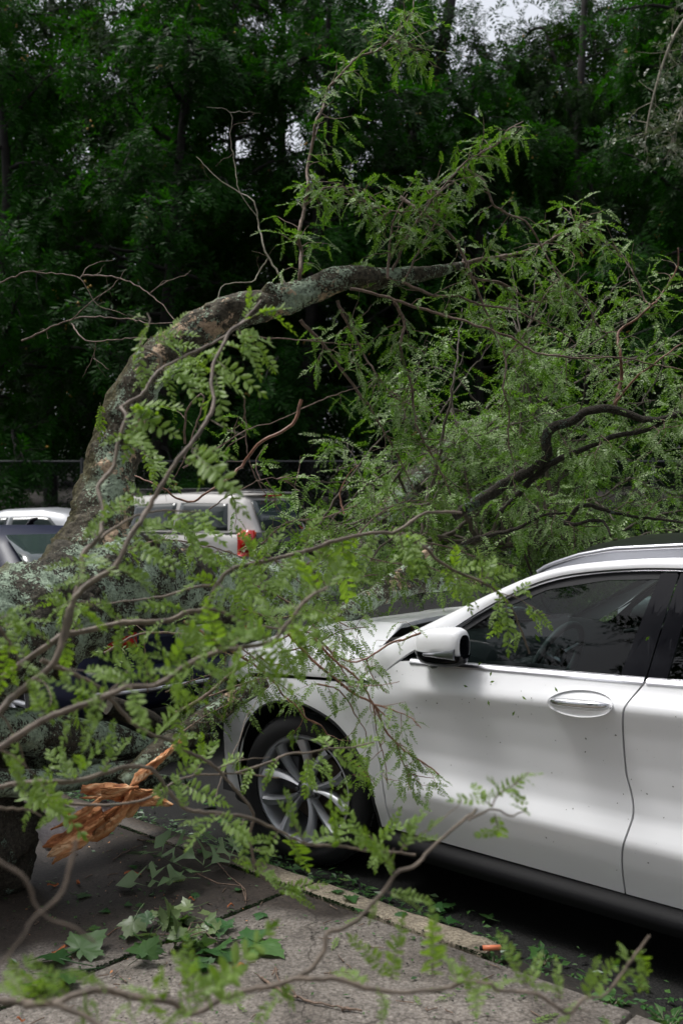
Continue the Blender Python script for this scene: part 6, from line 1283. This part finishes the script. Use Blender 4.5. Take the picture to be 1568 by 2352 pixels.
litter('joint_moss', 1500, ((-.2, 1), (-1.95, -.43), lambda x, w_: 1.0 if abs(x - .345) < .013 else 0), 'leaf_forest_dark', .003, .009, lambda x, w_: .118, 5, 1.5)
litter('kerb_moss', 2600, ((-2.6, 1.3), (-.425, -.40), lambda x, w_: 1.0 if sin(x * 5) > -.3 else .25), 'leaf_forest_dark', .003, .010, lambda x, w_: .119, 6, 1.5)
# weeds in the gutter where the kerb has gone
def weed(x, w_, z, n, s, seed, label):
    g = np.random.default_rng(seed); p = kw(x, w_, z); t = thing('weed', label, 'plant', tuple(p), 0, 'weeds along the broken kerb'); mb = MB(); st = MB()
    for k in range(n):
        a = g.uniform(0, 6.3); L = s * g.uniform(.4, 1); d = np.array([cos(a), sin(a), g.uniform(.3, 1.5)]); d = nrm(d); e = p + d * L; st.tube([p, p + d * L * .5 + [0, 0, .01], e], [.0016, .0012, .0008], 4)
        w2 = nrm(np.cross(d, [0, 0, 1])) * L * .16; up = np.array([0, 0, .012]); b = p + d * L * .45
        mb.add([b, b + d * L * .35 + w2 + up, e + d * L * .25 - [0, 0, .006], b + d * L * .35 - w2 + up], [[0, 1, 2, 3]])
    obj('stems', st, M['twig_pale'], t, world=True, kind='stuff'); obj('leaves', mb, M['leaf_broad'], t, False, world=True, kind='stuff')
for i, (x, w_, n, s) in enumerate([(1.30, -.36, 34, .06), (1.22, -.24, 20, .07), (1.42, -.22, 22, .08), (1.75, -.34, 30, .07), (1.95, -.36, 34, .08), (2.15, -.33, 36, .08), (2.32, -.30, 30, .09), (2.5, -.36, 30, .06), (2.62, -.28, 26, .07), (2.05, -.22, 20, .07)]):
    weed(x, w_, .055, n, s, 200 + i, 'low green weed growing where the kerb has crumbled')
# orange lighter lying on the end of the kerb
p = ground(1126, 2177, .130); t = thing('orange_lighter', 'small orange tube with a black end lying on the broken end of the kerb', 'lighter', tuple(p), R(4))
M['orange'] = mat('orange_plastic', (.75, .22, .10), .35)
obj('tube', MB().tube([(-.030, 0, 0), (-.0295, 0, 0), (.036, 0, 0), (.0365, 0, 0)], [.006, .0095, .0095, .008], 20), M['orange'], t)
obj('cap', MB().tube([(-.040, 0, 0), (-.039, 0, 0), (-.0305, 0, 0)], [.005, .0085, .0088], 20), M['black_plastic'], t)
# leaf scraps stuck to the wet paint of the white car
g = np.random.default_rng(9)
M['grime'] = mat('grime', (.05, .045, .03), .9)
mb = MB(); V = []; Qd = []; c = 0
for k in range(260):
    x, z = g.uniform(.1, 2.5), g.uniform(.35, 1.04); s = .0026 * g.random() ** 4 + .0006; a = g.uniform(0, 3.14)
    d = (s * 1.6 * cos(a), s * 1.6 * sin(a)); e = (-s * sin(a), s * cos(a))
    if math.hypot(x + .04, z - .36) < .48 or (1.28 < x < 1.6 and .92 < z < 1.04): continue
    for q_ in ((x + d[0], z + d[1]), (x + e[0], z + e[1]), (x - d[0], z - d[1]), (x - e[0], z - e[1])): V.append(surf(np.array(q_[0]), np.array(q_[1]), -.003))
    Qd.append([c, c + 1, c + 2, c + 3]); c += 4
mb.add(V, Qd); obj('grime_specks', mb, M['grime'], CAR, False, kind='stuff')
for i, (u, v) in enumerate([(1130, 1547), (1133, 1565), (1206, 1602), (1182, 1638), (1125, 1614), (1237, 1465), (1104, 1524), (1489, 1466), (1072, 1575), (1280, 1583), (1063, 1500)]):
    a = unp(u, v, 1) - [0, 0, EYE]; nn = np.array([N_[0], N_[1], 0]); c0 = kw(0, -.012 if v > 1560 else .03); tt = np.dot(c0 - [0, 0, EYE], nn) / np.dot(a, nn); p = a * tt + [0, 0, EYE] - nn * .01
    s = .012 if i != 5 else .02; k = g.uniform(0, 3); dd = np.array([D_[0] * cos(k), D_[1] * cos(k), sin(k)]) * s; ee = np.array([-D_[0] * sin(k), -D_[1] * sin(k), cos(k)]) * s * .4
    o = obj('leaflet', MB().add([p - dd, p - ee - nn * .003, p + dd, p + ee - nn * .003], [[0, 1, 2, 3]]), M['leaf_mid'], None, False); o['label'] = 'single small leaflet stuck to the wet side of the white car'; o['category'] = 'leaf'; o['group'] = 'leaflets stuck to the car'
